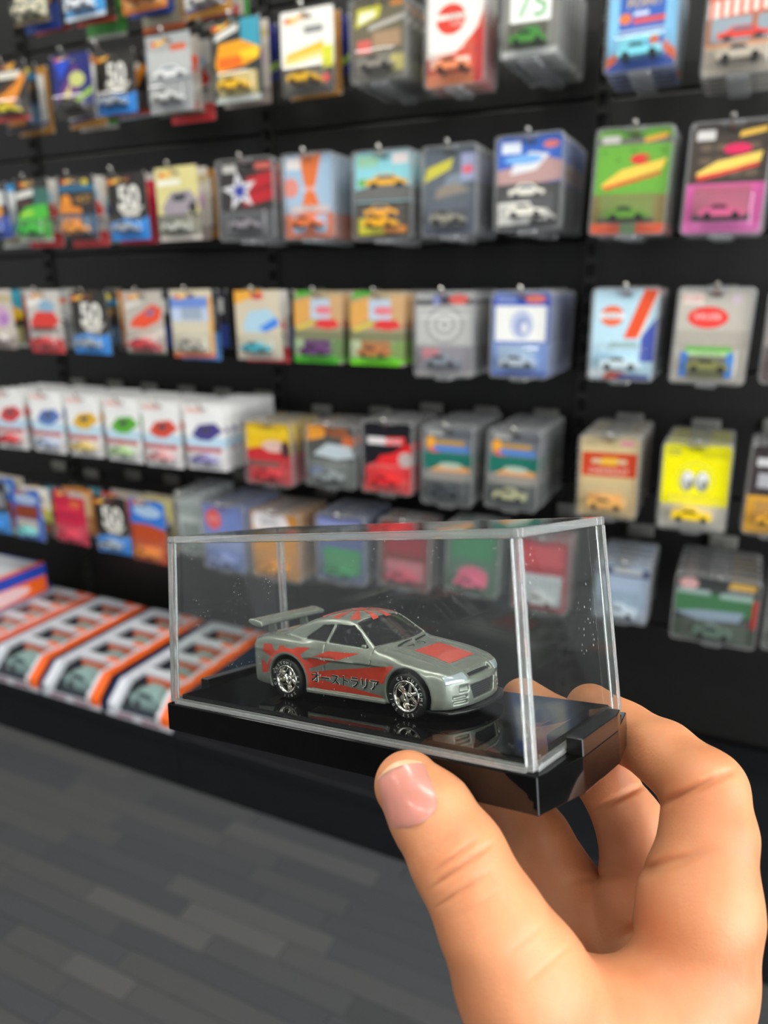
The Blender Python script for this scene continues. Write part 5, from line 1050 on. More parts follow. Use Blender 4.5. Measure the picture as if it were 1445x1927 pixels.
def cabin_sdf(x, y, z, off=0.0):
    a = np.abs(y)
    roof = z - smooth_interp(x, [-30, -20, -13, -7, -1, 3, 12], [19.0, 21.3, 22.9, 23.5, 23.1, 22.4, 20.0]) + 1.25 * (a / 10) ** 2.4
    side = (a - (12.75 - 0.44 * (z - 15.0) - 0.004 * (x + 4) ** 2 * np.where(x < -4, 0.9, 0.5))) * 0.9
    ws = ((x - 11.6 + 0.016 * y * y) * 0.565 + (z - 15.4) * 0.825)          # windscreen plane
    rw = (-(x + 27.0 - 0.012 * y * y) * 0.40 + (z - 17.0) * 0.915)            # rear window plane
    d = smax(side, roof * 0.95, 1.3)
    d = smax(d, ws, 0.7)
    d = smax(d, rw, 0.8)
    d = np.maximum(d, 12.0 - z)
    return d + off

def poly_sdf(u, v, pts):
    """signed distance to a convex polygon (counter-clockwise)"""
    d = np.full(np.shape(u), -1e9)
    n = len(pts)
    for i in range(n):
        (x0, y0), (x1, y1) = pts[i], pts[(i + 1) % n]
        ex, ey = x1 - x0, y1 - y0
        l = math.hypot(ex, ey)
        d = np.maximum(d, ((u - x0) * ey - (v - y0) * ex) / l)
    return d

WIN_F = [(6.9, 15.75), (3.6, 19.0), (0.9, 20.75), (-5.3, 20.95), (-7.2, 16.35)]
WIN_R = [(-8.0, 16.4), (-6.3, 20.8), (-10.2, 20.5), (-16.2, 16.75)]

def openings(x, y, z):
    a = np.abs(y)
    d = 1e9
    for P in (WIN_F, WIN_R):
        d = np.minimum(d, np.maximum(poly_sdf(x, z, P) + 0.15, 7.5 - a) - 0.15)
    zc = z
    wsh = np.maximum(np.maximum(16.25 - zc, zc - 22.0), np.maximum((a - (11.0 - 0.40 * (zc - 16.3))) * 0.93, 0.5 - x))
    d = np.minimum(d, wsh)
    rwn = np.maximum(np.maximum(18.3 - zc, zc - 22.3), np.maximum((a - (9.0 - 0.30 * (zc - 18.0))) * 0.95, x + 12.0))
    d = np.minimum(d, rwn)
    return d

def front_cuts(x, y, z):
    a = np.abs(y)
    up = np.maximum(np.maximum(np.abs(z - 10.25) - 0.75, a - 5.3), 30.9 - x)
    lo = np.maximum(np.maximum(np.abs(z - 6.0) - 1.75, a - (4.6 + 0.28 * (z - 4.2))), 30.6 - x)
    lamp = np.maximum(np.maximum(np.abs(z - 10.1 + 0.06 * (a - 6)) - 0.95, np.abs(a - 9.4) - 2.95), 27.3 - x)
    slot = 1e9
    for zc in (4.3, 5.4):
        slot = np.minimum(slot, np.maximum(np.maximum(np.abs(z - zc) - 0.32, np.abs(a - 8.7) - 1.9), 29.3 - x))
    duct = np.maximum(np.maximum(np.abs(z - 7.3) - 0.7, np.abs(a - 7.6) - 1.3), 30.2 - x)
    return up, lo, lamp, slot, duct

def shell_sdf(x, y, z):
    b = body_sdf(x, y, z)
    d = smin(b, cabin_sdf(x, y, z), 0.7)
    a = np.abs(y)
    for wx in (WX_R, WX_F):
        r = np.sqrt((x - wx) ** 2 + (z - WZ) ** 2)
        d = smax(d, np.minimum(-(r - 6.75), 1e9) * 1.0 if False else -np.maximum(r - 6.75, 8.3 - a), 0.25)
    d = np.maximum(d, -openings(x, y, z))
    hollow = np.maximum(cabin_sdf(x, y, z, 1.15), 13.0 - z)
    tub = np.maximum(np.maximum(np.abs(x + 5.5) - 13.0, a - 10.6), np.maximum(8.5 - z, z - 17.0))
    d = np.maximum(d, -np.minimum(hollow, tub))
    up, lo, lamp, slot, duct = front_cuts(x, y, z)
    depth = b + 0.9
    d = np.maximum(d, -np.maximum(np.minimum(up, lo), -depth - 1.4 + 0 * d))
    d = smax(d, -np.maximum(slot, -(b + 0.45)), 0.12)
    d = smax(d, -np.maximum(duct, -(b + 0.35)), 0.2)
    # shut lines: door, bonnet, boot
    door = np.maximum(np.minimum(np.abs(x - (7.9 + 0.10 * (z - 10))), np.abs(x + 8.2 - 0.05 * (z - 10))) - 0.10, np.maximum(np.abs(z - 10) - 6.4, 9 - a))
    d = np.maximum(d, -np.maximum(door, -(b + 0.22)))
    boot = np.maximum(np.abs(a - 9.6) - 0.1, np.maximum(x + 26.5, z * 0 + 15.5 - z))
    d = np.maximum(d, -np.maximum(boot, -(b + 0.2)))
    return d

CAR_M = CF @ Matrix.Translation((-1.4 * MM, 3.3 * MM, 1.8 * MM)) @ Matrix.Scale(1.008 * MM, 4)
car = empty('toy_car', mw=CAR_M)
tag(car, 'bare grey metal die-cast coupe with red sunray graphics inside the clear case', 'toy car')

m_zamac = mat('bare_zinc_metal', srgb(138, 143, 132), rough=0.27, metal=0.5, coat=0.7, noise=0.10, nscale=0.35, bump=0.10, bscale=9)
m_red = mat('red_decal', srgb(190, 62, 42), rough=0.28, coat=0.6, noise=0.12, nscale=0.8)
m_ink = mat('black_decal', srgb(18, 18, 18), rough=0.35, noise=0.1, nscale=1)
m_lt = mat('pale_outline', srgb(205, 205, 198), rough=0.4, noise=0.1, nscale=1)
m_tyre = mat('tyre_rubber', srgb(22, 22, 22), rough=0.55, noise=0.2, nscale=2, bump=0.1, bscale=6)
m_chrome = mat('wheel_chrome', srgb(224, 220, 212), rough=0.08, metal=1.0, noise=0.05, nscale=1)
m_dark = mat('dark_insert', srgb(20, 22, 24), rough=0.5, noise=0.4, nscale=3)
m_lens = mat('headlamp_paint', srgb(178, 190, 194), rough=0.16, metal=0.4, coat=1.0, noise=0.04, nscale=1)
m_int = mat('interior_plastic', srgb(26, 30, 36), rough=0.25, noise=0.2, nscale=1, coat=0.4)
m_white = mat('tyre_lettering', srgb(225, 225, 218), rough=0.6, noise=0.1, nscale=2)
m_tail = mat('tail_lamp_red', srgb(130, 20, 18), rough=0.2, coat=0.8, noise=0.1, nscale=1)
m_carglass = clear_mat('car_window', (0.50, 0.50, 0.50, 1), r0=0.05, rough=0.02, haze=0.006)

V, Q = surface_nets(shell_sdf, (-39, -15.5, 1.5), (35, 15.5, 24.6), 0.31)
link('body', np_mesh('body', V, Q), m_zamac, car)
V, Q = surface_nets(lambda x, y, z: np.maximum(cabin_sdf(x, y, z, 0.45), 15.0 - z), (-30, -14, 14.5), (14, 14, 24.4), 0.5)
link('window_glass', np_mesh('window_glass', V, Q), m_carglass, car)

def clip_part(name, reg, off, lo, hi, m, h=0.22, label=None):
    V, Q = surface_nets(lambda x, y, z: np.maximum(body_sdf(x, y, z) + off, reg(x, y, z)), lo, hi, h)
    o = link(name, np_mesh(name, V, Q), m, car)
    if label: o['label'] = label
    return o
def mesh_mat():
    m = mat('grille_mesh', srgb(26, 27, 28), rough=0.45, metal=0.3)
    nt = m.node_tree
    tc = nt.nodes.new('ShaderNodeTexCoord')
    mp = nt.nodes.new('ShaderNodeMapping'); mp.inputs['Rotation'].default_value = (math.radians(45), 0, 0)
    nt.links.new(tc.outputs['Object'], mp.inputs[0])
    ck = nt.nodes.new('ShaderNodeTexChecker'); ck.inputs['Scale'].default_value = 2.6
    ck.inputs['Color1'].default_value = srgb(6, 6, 6); ck.inputs['Color2'].default_value = srgb(62, 66, 68)
    nt.links.new(mp.outputs[0], ck.inputs[0])
    nt.links.new(ck.outputs[0], nt.nodes['Principled BSDF'].inputs['Base Color'])
    return m
m_grille = mesh_mat()
clip_part('grille', lambda x, y, z: front_cuts(x, y, z)[0] - 0.1, 0.85, (29, -6, 9), (34, 6, 11.6), m_grille, label='dark mesh upper grille')
clip_part('air_intake', lambda x, y, z: front_cuts(x, y, z)[1] - 0.1, 0.85, (29, -7, 3.5), (34, 7, 8.4), m_grille, label='dark mesh lower intake')
for s in (-1, 1):
    clip_part('headlight', lambda x, y, z: np.maximum(smax(front_cuts(x, y, z)[2], 26.5 - x, 0.4), -s * y), -0.14,
              (26, -13.5 if s < 0 else 5, 8.4), (34, -5 if s < 0 else 13.5, 12.0), m_lens, label='pale painted headlight')
    for ty in (6.2, 10.0):
        bm = new_bm(); lathe(bm, [(0.0, 0.25), (1.2, 0.25), (1.5, 0.0), (1.5, -0.8)], seg=20, axis='x')
        for v in bm.verts: v.co.x = -37.05 - v.co.x + (0.55 if ty > 8 else 0.15)
        for v in bm.verts: v.co.y += s * ty; v.co.z += 13.2
        bm_obj('tail_light', bm, m_tail, car, smooth=True)
# splitter under the nose
def splitter(x, y, z):
    a = np.abs(y)
    nose = (x - (35.0 - 3.6 * (a / 12.5) ** 2.4)) * 0.8
    return smax(np.maximum(np.maximum(nose, a - 13.2), 20.0 - x), np.abs(z - 2.15) - 0.45, 0.25)
V, Q = surface_nets(splitter, (19, -14, 1.3), (36, 14, 3.0), 0.3)
tag(link('splitter', np_mesh('splitter', V, Q), mat('splitter_black', srgb(16, 16, 16), rough=0.3, noise=0.2, nscale=1), car), 'black chin splitter')
# chassis pan
V, Q = surface_nets(lambda x, y, z: np.maximum(np.maximum(np.abs(x + 2) - 30, np.abs(y) - 8.2), np.abs(z - 4.6) - 2.2), (-33, -9, 2), (29, 9, 7.2), 0.8, newton=0)
link('chassis', np_mesh('chassis', V, Q, smooth=False), m_dark, car)
# interior: seats, steering wheel, dash
for sy in (-4.6, 4.6):
    V, Q = surface_nets(lambda x, y, z: smin(smin(
        np.maximum(np.maximum(np.abs(x + 1.5) - 3.0, np.abs(y - sy) - 2.7), np.abs(z - 11.5) - 1.0) - 0.4,
        np.maximum(np.maximum(np.abs((x + 5.2) + 0.28 * (z - 14)) - 0.7, np.abs(y - sy) - 2.6), np.abs(z - 14.2) - 3.0) - 0.4, 0.8),
        np.sqrt((x + 6.3) ** 2 * 1.4 + (y - sy) ** 2 * 0.55 + (z - 18.4) ** 2) - 1.5, 0.8),
        (-9, sy - 4, 9), (4, sy + 4, 21), 0.4)
    link('seat', np_mesh('seat', V, Q), m_int, car)
bm = new_bm(); lathe(bm, [(1.9 + 0.32 * math.cos(t), 0.32 * math.sin(t)) for t in [2 * math.pi * k / 8 for k in range(8)]], seg=24, axis='x', close=True)
bmesh.ops.rotate(bm, verts=bm.verts[:], cent=(0, 0, 0), matrix=Matrix.Rotation(math.radians(25), 3, 'Y'))
bmesh.ops.translate(bm, verts=bm.verts[:], vec=(4.2, 4.6, 15.6))
bm_obj('steering_wheel', bm, m_int, car, smooth=True)
bm = new_bm(); box(bm, 5.2, 8.2, -10, 10, 9.5, 15.6, bevel=0.7); bm_obj('dashboard', bm, m_int, car)
# rear wing
def wing(x, y, z):
    u = x + 34.2 + 0.0 * y
    th = 0.55 + 0.35 * np.clip(1 - (u / 2.6) ** 2, 0, 1) + 0.15 * np.exp(-((np.abs(y) - 12.9) / 0.5) ** 2)
    blade = smax(np.maximum(np.abs(u) - 2.7, np.abs(y) - 13.3), np.abs(z - 20.2 + 0.16 * u - 0.015 * u * u) - th, 0.6)
    return blade
V, Q = surface_nets(wing, (-38, -14.2, 18.0), (-30.5, 14.2, 22.6), 0.28)
wg = link('rear_wing', np_mesh('rear_wing', V, Q), m_zamac, car)
for sy in (-6.6, 6.6):
    bm = new_bm(); prism(bm, [(-35.4, 16.6), (-32.4, 16.8), (-33.0, 20.2), (-35.4, 20.0)], sy - 0.55, sy + 0.55, axis='y')
    bmesh.ops.bevel(bm, geom=bm.edges[:], offset=0.15, segments=2, affect='EDGES')
    bm_obj('wing_strut', bm, m_zamac, wg)
# door mirror stubs and badge wiper
for s in (-1, 1):
    bm = new_bm(); box(bm, 4.6, 6.0, s * 11.9 - 0.5, s * 11.9 + 0.5, 15.8, 16.7, bevel=0.3); bm_obj('mirror_mount', bm, m_zamac, car)
bm = new_bm(); tube(bm, [(11.9, -6.0, 15.75), (11.3, -3.0, 16.0), (10.9, 1.0, 16.15)], 0.22, seg=8); bm_obj('wiper', bm, m_dark, car)
bm = new_bm(); tube(bm, [(11.7, 2.0, 15.95), (11.0, 5.0, 16.0), (10.2, 8.4, 15.9)], 0.22, seg=8); bm_obj('wiper', bm, m_dark, car)

# wheels
def arc_text(s, r, size, a0, step, up=1):
    """letters set round a circle in the x-z plane; returns verts (x,z) and faces"""
    VV, FF = [], []
    a = a0
    for ch in s:
        if ch != ' ':
            tv, tf = text_mesh(ch, size)
            b = sum(len(v) for v in VV)
            t = math.radians(a)
            # x right, z up seen from -y; letter up = outwards
            ux, uz = math.cos(t), math.sin(t)
            rx, rz = uz, -ux
            VV.append(np.stack([r * ux + tv[:, 0] * rx + tv[:, 1] * ux, r * uz + tv[:, 0] * rz + tv[:, 1] * uz], 1))
            FF += [tuple(i + b for i in f) for f in tf]
        a -= step * (0.75 if ch == ' ' else 1)
    return np.concatenate(VV), FF
def make_wheel(wx, sy, rot):
    # tyre
    w = 2.4
    prof = [(3.75, -w * 0.9), (4.0, -w * 0.97), (4.4, -w * 1.0), (5.1, -w * 0.98), (5.42, -w * 0.86), (5.58, -w * 0.6), (5.6, -w * 0.3), (5.6, w * 0.3), (5.58, w * 0.6), (5.42, w * 0.86), (5.1, w * 0.98), (4.3, w), (3.75, w * 0.9)]
    bm = new_bm(); lathe(bm, prof, seg=64, close=True)
    t = bm_obj('wheel', bm, m_tyre, car, loc=(wx, sy * 12.3, WZ), smooth=True)
    if sy > 0: t.rotation_euler = (0, 0, math.pi)
    # chrome rim: outer lip, deep dish, five spokes and hub; outboard is -y
    bm = new_bm()
    lathe(bm, [(3.95, -2.15), (3.98, -2.42), (3.72, -2.5), (3.42, -2.42), (3.3, -1.9), (3.15, -1.0), (3.05, 0.1), (2.8, 0.35), (2.5, 0.4), (0.2, 0.4)], seg=64)
    lathe(bm, [(0.01, -1.55), (0.75, -1.5), (0.95, -1.25), (1.0, -0.2), (1.15, 0.3)], seg=24)
    rim = bm_obj('rim', bm, m_chrome, t, smooth=True)
    bm = new_bm()
    for k in range(5):
        c, s_ = math.cos(math.radians(72 * k + rot)), math.sin(math.radians(72 * k + rot))
        vs = []
        for (r, hw, y0) in ((0.6, 0.62, -1.15), (2.0, 0.5, -0.75), (3.2, 0.85, -0.25)):
            vs.append([bm.verts.new((r * c - q * hw * s_, yy, r * s_ + q * hw * c)) for q, yy in ((-1, y0 + 0.5), (-0.55, y0), (0.55, y0), (1, y0 + 0.5))])
        for i in range(2):
            for j in range(3):
                bm.faces.new((vs[i][j], vs[i][j + 1], vs[i + 1][j + 1], vs[i + 1][j]))
    bm_obj('spokes', bm, m_chrome, t, smooth=True)
    bm = new_bm(); lathe(bm, [(0.01, 0.36), (2.95, 0.36)], seg=32); bm_obj('wheel_back', bm, m_dark, t)
    # white lettering
    V1, F1 = arc_text('CS CUSTOMS', 4.62, 0.78, 118 + rot - 18, 15.5)
    V2, F2 = arc_text('EST 2011', 4.62, 0.78, -68 + rot - 18, 17.0)
    VV = np.concatenate([V1, V2]); FF = F1 + [tuple(i + len(V1) for i in f) for f in F2]
    me = bpy.data.meshes.new('tyre_lettering')
    me.from_pydata([(v[0], -2.435, v[1]) for v in VV], [], FF); me.update()
    link('tyre_lettering', me, m_white, t)
make_wheel(WX_R, -1, 100); make_wheel(WX_F, -1, 18); make_wheel(WX_R, 1, 40); make_wheel(WX_F, 1, 0)

# printed graphics, laid on the metal
def march(axis, P, start, sgn):
    """move points along an axis until they meet the shell"""
    P = P.copy(); P[:, axis] = start
    for _ in range(60):
        d = np.minimum(smin(body_sdf(*P.T), cabin_sdf(*P.T), 0.7), 50)
        P[:, axis] += sgn * d * 0.7
    P[:, axis] -= sgn * 0.045
    return P
def decal(name, polys, plane, m, side=-1, step=0.8, label=None):
    """polys: lists of 2-d points; plane 'side' (x,z) or 'top' (x,y)"""
    bm = new_bm()
    for pl in polys:
        bm.faces.new([bm.verts.new((p[0], p[1], 0)) for p in pl])
    xs = [v.co.x for v in bm.verts]; ys = [v.co.y for v in bm.verts]
    for ax, a, b in ((0, min(xs), max(xs)), (1, min(ys), max(ys))):
        k = a + step
        while k < b:
            n = (1, 0, 0) if ax == 0 else (0, 1, 0)
            bmesh.ops.bisect_plane(bm, geom=bm.verts[:] + bm.edges[:] + bm.faces[:], plane_co=[c * k for c in n], plane_no=n)
            k += step
    bmesh.ops.triangulate(bm, faces=bm.faces[:])
    bm.verts.index_update()
    uv = np.array([v.co[:2] for v in bm.verts])
    F = [[v.index for v in f.verts] for f in bm.faces]
    bm.free()
    if plane == 'side':
        P = march(1, np.stack([uv[:, 0], uv[:, 0] * 0, uv[:, 1]], 1), side * 22.0, -side)
    else:
        P = march(2, np.stack([uv[:, 0], uv[:, 1], uv[:, 0] * 0], 1), 30.0, -1)
    me = bpy.data.meshes.new(name); me.from_pydata(P.tolist(), [], F); me.update()
    me.polygons.foreach_set('use_smooth', [True] * len(me.polygons))
    o = link(name, me, m, car)
    if label: o['label'] = label
    return o
def arc(cx, cz, r, a0, a1, n=24):
    return [(cx + r * math.cos(math.radians(a0 + (a1 - a0) * i / n)), cz + r * math.sin(math.radians(a0 + (a1 - a0) * i / n))) for i in range(n + 1)]
cxr, czr = WX_R, WZ
ring = arc(cxr, czr, 7.55, 172, -12, 40) + arc(cxr, czr, 8.6, -12, 172, 40)
def ray(a0, a1, far):
    """wedge from the ring to far points"""
    p0 = (cxr + 8.3 * math.cos(math.radians(a0)), czr + 8.3 * math.sin(math.radians(a0)))
    p1 = (cxr + 8.3 * math.cos(math.radians(a1)), czr + 8.3 * math.sin(math.radians(a1)))
    return [p0] + far + [p1]
for s in (-1, 1):
    rays = [ray(172, 160, [(-31.9, 6.3), (-31.8, 10.2)]), ray(138, 122, [(-31.0, 12.4), (-31.0, 14.6), (-27.6, 14.8)]),
            ray(112, 100, [(-24.3, 14.6), (-22.0, 14.7)]), ray(78, 56, [(-17.6, 14.6), (-12.9, 14.7)]),
            ray(42, 24, [(-6.6, 14.3), (4.4, 14.5)])[:],
            ray(18, 6, [(16.2, 12.5), (13.3, 9.6), (12.4, 7.6), (-3.4, 7.7)]),
            ray(2, -10, [(-9.2, 6.4), (11.8, 4.3), (11.8, 3.9), (-1.0, 3.9), (-9.0, 3.8)])]
    decal('side_graphic', [ring] + rays, 'side', m_red, side=s, label='red rising-sun ray graphic on the flank')
    for nm, m, grow, dy in (('lettering_outline', m_lt, 0.045, 0.03), ('lettering', m_ink, 0.018, 0.06)):
        tv, tf = text_mesh('オーストラリア', 2.75 + (0.12 if nm != 'lettering' else 0), grow)
        tv = tv * np.array([1.06, 1.0])
        P = np.stack([-0.9 + s * -1 * tv[:, 0] , tv[:, 0] * 0, 6.95 + tv[:, 1]], 1)
        P = march(1, P, s * 22.0, -s); P[:, 1] += s * dy
        me = bpy.data.meshes.new(nm); me.from_pydata(P.tolist(), [], tf); me.update()
        link(nm, me, m, car)
# roof sun: disc and rays clipped to the roof, bonnet panel
roof = []
roof.append(arc(-6.2, 0.6, 2.3, 0, 345, 22))
for a in range(8, 368, 36):
    c0, c1 = math.radians(a), math.radians(a + 15)
    far = 10.5
    def hit(t):
        k = far
        dx, dy = math.cos(t), math.sin(t)
        for lim, o, d in ((2.2, -6.2, dx), (-14.5, -6.2, dx), (8.9, 0.6, dy), (-8.9, 0.6, dy)):
            if d and (lim - o) / d > 0: k = min(k, (lim - o) / d)
        return (-6.2 + k * dx, 0.6 + k * dy)
    roof.append([(-6.2 + 2.8 * math.cos(c0), 0.6 + 2.8 * math.sin(c0)), hit(c0), hit(c1), (-6.2 + 2.8 * math.cos(c1), 0.6 + 2.8 * math.sin(c1))])
decal('roof_graphic', roof, 'top', m_red, step=0.6, label='red sunray graphic on the roof')
decal('bonnet_graphic', [[(16.6, -5.6), (27.2, -5.9), (27.2, 5.9), (16.6, 5.6)]], 'top', m_red, step=0.7, label='red panel on the bonnet')
decal('bonnet_emblem', [arc(13.6, 1.8, 1.15, 0, 300, 20) + arc(13.6, 1.8, 0.9, 300, 0, 20)], 'top', m_ink, step=0.5)
decal('bonnet_emblem', [[(13.1, -1.0), (13.5, -1.0), (13.5, -4.2), (13.1, -4.2)], [(13.5, -2.0), (14.4, -2.0), (14.4, -2.4), (13.5, -2.4)]], 'top', m_ink, step=0.5)
# hand skeleton in the frame of the case, millimetres: (x, y, z, radius)
FINGERS = {
    'thumb': [(32.70, -31.07, -5.09, 7.20), (38.73, -31.54, -9.77, 8.70), (45.25, -32.32, -16.82, 9.60), (52.83, -32.37, -28.74, 10.60), (56.95, -29.39, -39.96, 12.50)],
    'index': [(46.95, 33.33, -3.65, 6.80), (56.18, 32.82, -8.34, 7.60), (67.87, 27.29, -10.57, 8.00), (78.89, 19.95, -14.69, 9.30), (80.60, 15.40, -22.70, 10.00), (80.27, 7.28, -34.57, 11.80)],
    'middle': [(26.52, 33.89, -3.83, 6.40), (36.08, 36.13, -10.30, 7.20), (47.40, 36.46, -21.92, 7.80), (54.69, 36.81, -34.02, 8.80), (60.55, 29.63, -49.42, 10.50)],
    'ring': [(9.19, 35.82, -22.99, 6.60), (19.27, 34.61, -31.96, 8.40), (28.84, 32.95, -43.23, 9.60), (41.92, 30.12, -59.37, 11.00)],
    'pinky': [(2.27, 30.09, -38.64, 6.00), (12.46, 28.91, -50.25, 7.50), (26.45, 26.79, -66.20, 9.00)],
}
PALM = [
    ((79.13, 10.12, -38.00, 12.00), (73.01, 7.10, -74.73, 15.00)),
    ((60.43, 29.47, -52.81, 11.50), (63.30, 20.73, -91.81, 15.00)),
    ((42.19, 28.99, -63.10, 11.50), (54.43, 23.74, -101.95, 14.00)),
    ((27.73, 23.91, -69.59, 9.50), (47.04, 25.43, -109.37, 13.00)),
    ((56.95, -29.39, -39.96, 12.50), (59.14, -18.67, -62.83, 17.50)),
    ((59.14, -18.67, -62.83, 17.50), (59.23, 8.41, -104.41, 20.00)),
    ((73.01, 7.10, -74.73, 15.00), (63.21, 17.66, -113.29, 20.00)),
    ((47.04, 25.43, -109.37, 13.00), (53.19, 22.34, -122.23, 19.00)),
    ((69.96, -13.89, -55.82, 8.50), (78.85, 3.31, -50.23, 10.50)),
    ((62.90, -19.31, -52.09, 9.00), (75.25, -7.22, -55.58, 9.50)),
    ((59.42, 17.21, -114.94, 22.00), (57.01, 37.03, -167.91, 25.00)),
]
# skin creases: plane normal, plane offset, centre, reach, width, depth
CREASES = [
    ((0.6465, -0.0111, -0.7628), 41.825, (49.71, -40.79, -12.10), 8.0, 0.55, 0.68),
    ((0.6394, -0.0365, -0.7680), 44.580, (50.47, -40.24, -14.12), 11.0, 0.60, 0.83),
    ((0.6209, -0.0851, -0.7793), 49.191, (50.39, -41.03, -18.50), 8.5, 0.55, 0.63),
    ((0.6206, -0.1142, -0.7757), 53.893, (53.73, -41.00, -20.45), 8.0, 0.50, 0.24),
    ((0.5838, -0.0517, -0.8103), 37.463, (46.81, -41.10, -9.89), 6.0, 0.50, 0.22),
    ((0.5509, -0.1676, -0.8176), 50.971, (78.95, 10.56, -11.31), 14.0, 0.90, 1.42),
    ((0.5572, -0.1360, -0.8192), 46.755, (54.08, 31.45, -25.51), 12.0, 0.80, 1.05),
    ((0.4556, -0.2802, -0.8449), 54.850, (74.62, 3.07, -25.70), 13.0, 1.10, 1.20),
    ((0.3546, -0.3331, -0.8737), 48.576, (50.84, 24.71, -44.39), 12.0, 1.00, 0.75),
    ((0.7958, 0.1024, -0.5968), 52.491, (61.54, 21.27, -2.24), 5.0, 0.50, 0.52),
    ((0.5897, -0.2497, -0.7681), 71.551, (62.28, 8.19, -48.01), 14.0, 1.20, 1.50),
    ((0.7276, -0.1060, -0.6778), 71.807, (65.16, -34.84, -30.55), 9.0, 0.50, 0.27),
    ((0.7078, -0.0887, -0.7008), 65.273, (61.38, -36.44, -26.54), 7.0, 0.50, 0.24),
]
NAIL = ((37.39, -37.90, -3.37), (-0.5115, 0.2694, 0.8159), (0.7141, 0.6615, 0.2292), (0.4780, -0.6999, 0.5308))
# ------------------------------------------------------------------ the hand holding the case
def cone(X, Y, Z, a, b):
    ax, ay, az, ra = a; bx, by, bz, rb = b
    dx, dy, dz = bx - ax, by - ay, bz - az
    L2 = dx * dx + dy * dy + dz * dz
    px, py, pz = X - ax, Y - ay, Z - az
    t = np.clip((px * dx + py * dy + pz * dz) / L2, 0, 1)
    return np.sqrt((px - t * dx) ** 2 + (py - t * dy) ** 2 + (pz - t * dz) ** 2) - (ra + t * (rb - ra))

def hand_sdf(X, Y, Z):
    fing = None
    thumb = None
    for k, js in FINGERS.items():
        d = None
        for a, b in zip(js[:-1], js[1:]):
            c = cone(X, Y, Z, a, b)
            d = c if d is None else smin(d, c, 2.0)
        if k == 'thumb': thumb = d
        else: fing = d if fing is None else smin(fing, d, 1.2)
    palm = None
    for a, b in PALM:
        c = cone(X, Y, Z, a, b)
        palm = c if palm is None else smin(palm, c, 9.0)
    d = smin(palm, fing, 6.0)
    d = smin(d, thumb, 5.0)
    for n, o, c, R, w, A in CREASES:
        s = n[0] * X + n[1] * Y + n[2] * Z - o
        r = np.sqrt((X - c[0]) ** 2 + (Y - c[1]) ** 2 + (Z - c[2]) ** 2)
        k = np.clip((R - r) / (0.75 * R), 0, 1)
        d = d + A * np.exp(-(s / w) ** 2) * k * k * (3 - 2 * k)
    # slight flattening where the nail sits
    return d
pts = np.array([j[:3] for js in FINGERS.values() for j in js] + [q[:3] for ab in PALM for q in ab])
V, Q = surface_nets(lambda X, Y, Z: hand_sdf(X.astype(np.float32), Y.astype(np.float32), Z.astype(np.float32)),
                    pts.min(0) - 14, np.minimum(pts.max(0) + 26, 1e9), 0.95)

def skin_mat():
    m = mat('skin', srgb(222, 172, 140), rough=0.46, sss=0.004, sssr=(1.0, 0.42, 0.22), spec=0.4)
    nt = m.node_tree
    p = nt.nodes['Principled BSDF']
    p.inputs['Subsurface Weight'].default_value = 0.55
    tc = nt.nodes.new('ShaderNodeTexCoord')
    n = nt.nodes.new('ShaderNodeTexNoise'); n.inputs['Scale'].default_value = 55.0; n.inputs['Detail'].default_value = 5.0
    nt.links.new(tc.outputs['Object'], n.inputs['Vector'])
    cr = nt.nodes.new('ShaderNodeValToRGB')
    cr.color_ramp.elements[0].position = 0.3; cr.color_ramp.elements[0].color = srgb(196, 126, 86)
    cr.color_ramp.elements[1].position = 0.72; cr.color_ramp.elements[1].color = srgb(216, 153, 110)
    nt.links.new(n.outputs['Fac'], cr.inputs['Fac'])
    nt.links.new(cr.outputs['Color'], p.inputs['Base Color'])
    v = nt.nodes.new('ShaderNodeTexVoronoi'); v.inputs['Scale'].default_value = 1400.0
    nt.links.new(tc.outputs['Object'], v.inputs['Vector'])
    n2 = nt.nodes.new('ShaderNodeTexNoise'); n2.inputs['Scale'].default_value = 260.0; n2.inputs['Detail'].default_value = 4.0
    nt.links.new(tc.outputs['Object'], n2.inputs['Vector'])
    ad = nt.nodes.new('ShaderNodeMath'); ad.operation = 'MULTIPLY_ADD'; ad.inputs[1].default_value = 0.25
    nt.links.new(v.outputs['Distance'], ad.inputs[0]); nt.links.new(n2.outputs['Fac'], ad.inputs[2])
    b = nt.nodes.new('ShaderNodeBump'); b.inputs['Strength'].default_value = 0.35; b.inputs['Distance'].default_value = 0.0004
    nt.links.new(ad.outputs[0], b.inputs['Height']); nt.links.new(b.outputs['Normal'], p.inputs['Normal'])
    return m
V, Q = refine(lambda X, Y, Z: hand_sdf(X, Y, Z), V, Q, 0.95)
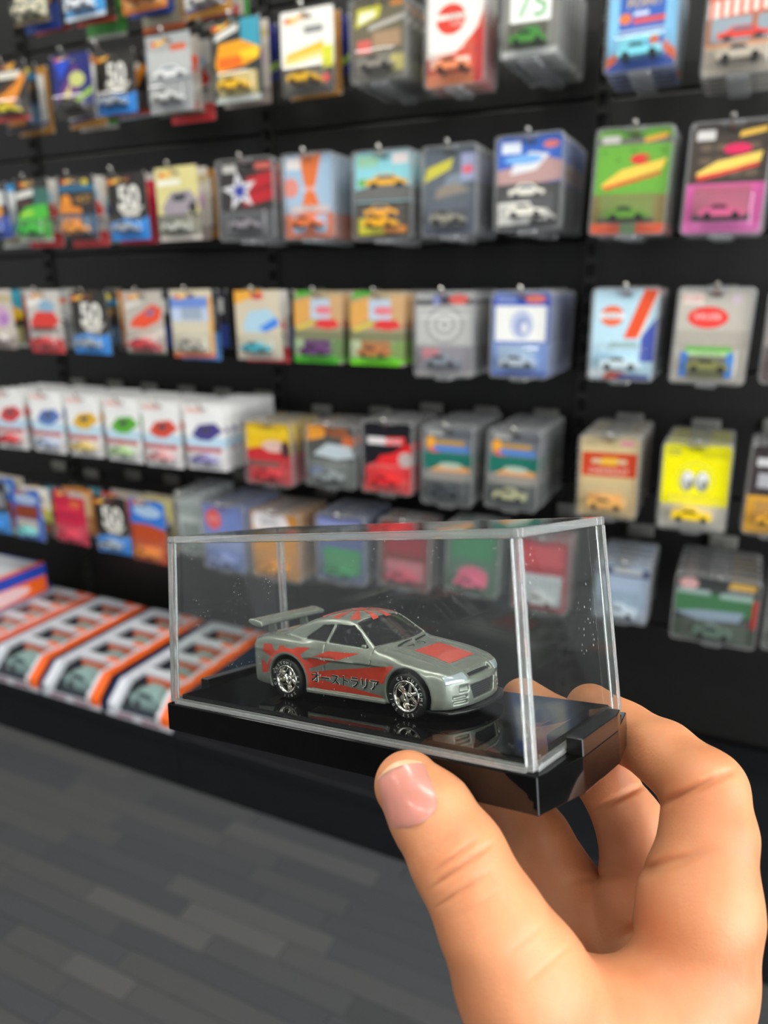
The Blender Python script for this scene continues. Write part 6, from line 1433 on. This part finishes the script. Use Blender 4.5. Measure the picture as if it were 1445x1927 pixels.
hand = link('person', np_mesh('person', V * MM, Q), skin_mat(), None, mw=CF)
tag(hand, 'bare left hand gripping the clear case, thumb in front and fingers behind', 'person')

# thumb nail: curved plate following the finger tip
nc, nt_, nw, nn = [Vector(q) for q in NAIL]
def on_skin(P):
    """slide points along the nail normal until they meet the skin"""
    n_ = np.array(nn)
    q = P + n_ * 9.0
    for _ in range(40):
        q = q - n_ * (hand_sdf(*q.T) * 0.8)[:, None]
    return q
m_nail = mat('nail', srgb(205, 140, 126), rough=0.3, coat=0.2, sss=0.003, sssr=(1.0, 0.5, 0.4), noise=0.06, nscale=220)
m_nailtip = mat('nail_tip', srgb(214, 172, 134), rough=0.3, noise=0.05, nscale=300)
def nail_piece(name, u0, u1, m, parent, lift):
    bm = new_bm(); NU, NV = 14, 15
    g = []; PP = []; LL = []
    for i in range(NU + 1):
        u = u0 + (u1 - u0) * i / NU
        # half width along the nail: rounded cuticle, slightly rounded free edge
        hw = 5.35 * (1 - max(0, (-u - 0.45) / 0.55) ** 2.4) ** 0.5 if u < -0.45 else 5.35 - 0.25 * max(0, u)
        if u > 0.8: hw *= (1 - ((u - 0.8) / 0.36) ** 2) ** 0.5
        for j in range(NV + 1):
            v = -1 + 2 * j / NV
            p = nc + nt_ * (u * 6.6 - 0.9 * v * v * (u > 0) * max(u, 0) ** 3) + nw * (v * hw)
            PP.append(tuple(p)); LL.append(lift * (1 - v * v * 0.75))
    S = on_skin(np.array(PP)) + np.array(nn) * np.array(LL)[:, None]
    vv = [bm.verts.new(Vector(q) * MM) for q in S]
    g = [vv[i * (NV + 1):(i + 1) * (NV + 1)] for i in range(NU + 1)]
    for i in range(NU):
        for j in range(NV):
            bm.faces.new((g[i][j], g[i][j + 1], g[i + 1][j + 1], g[i + 1][j]))
    return bm_obj(name, bm, m, parent, smooth=True)
nail = nail_piece('thumb_nail', -0.98, 0.86, m_nail, hand, 0.42)
nail_piece('nail_tip', 0.85, 1.03, m_nailtip, nail, 0.5)
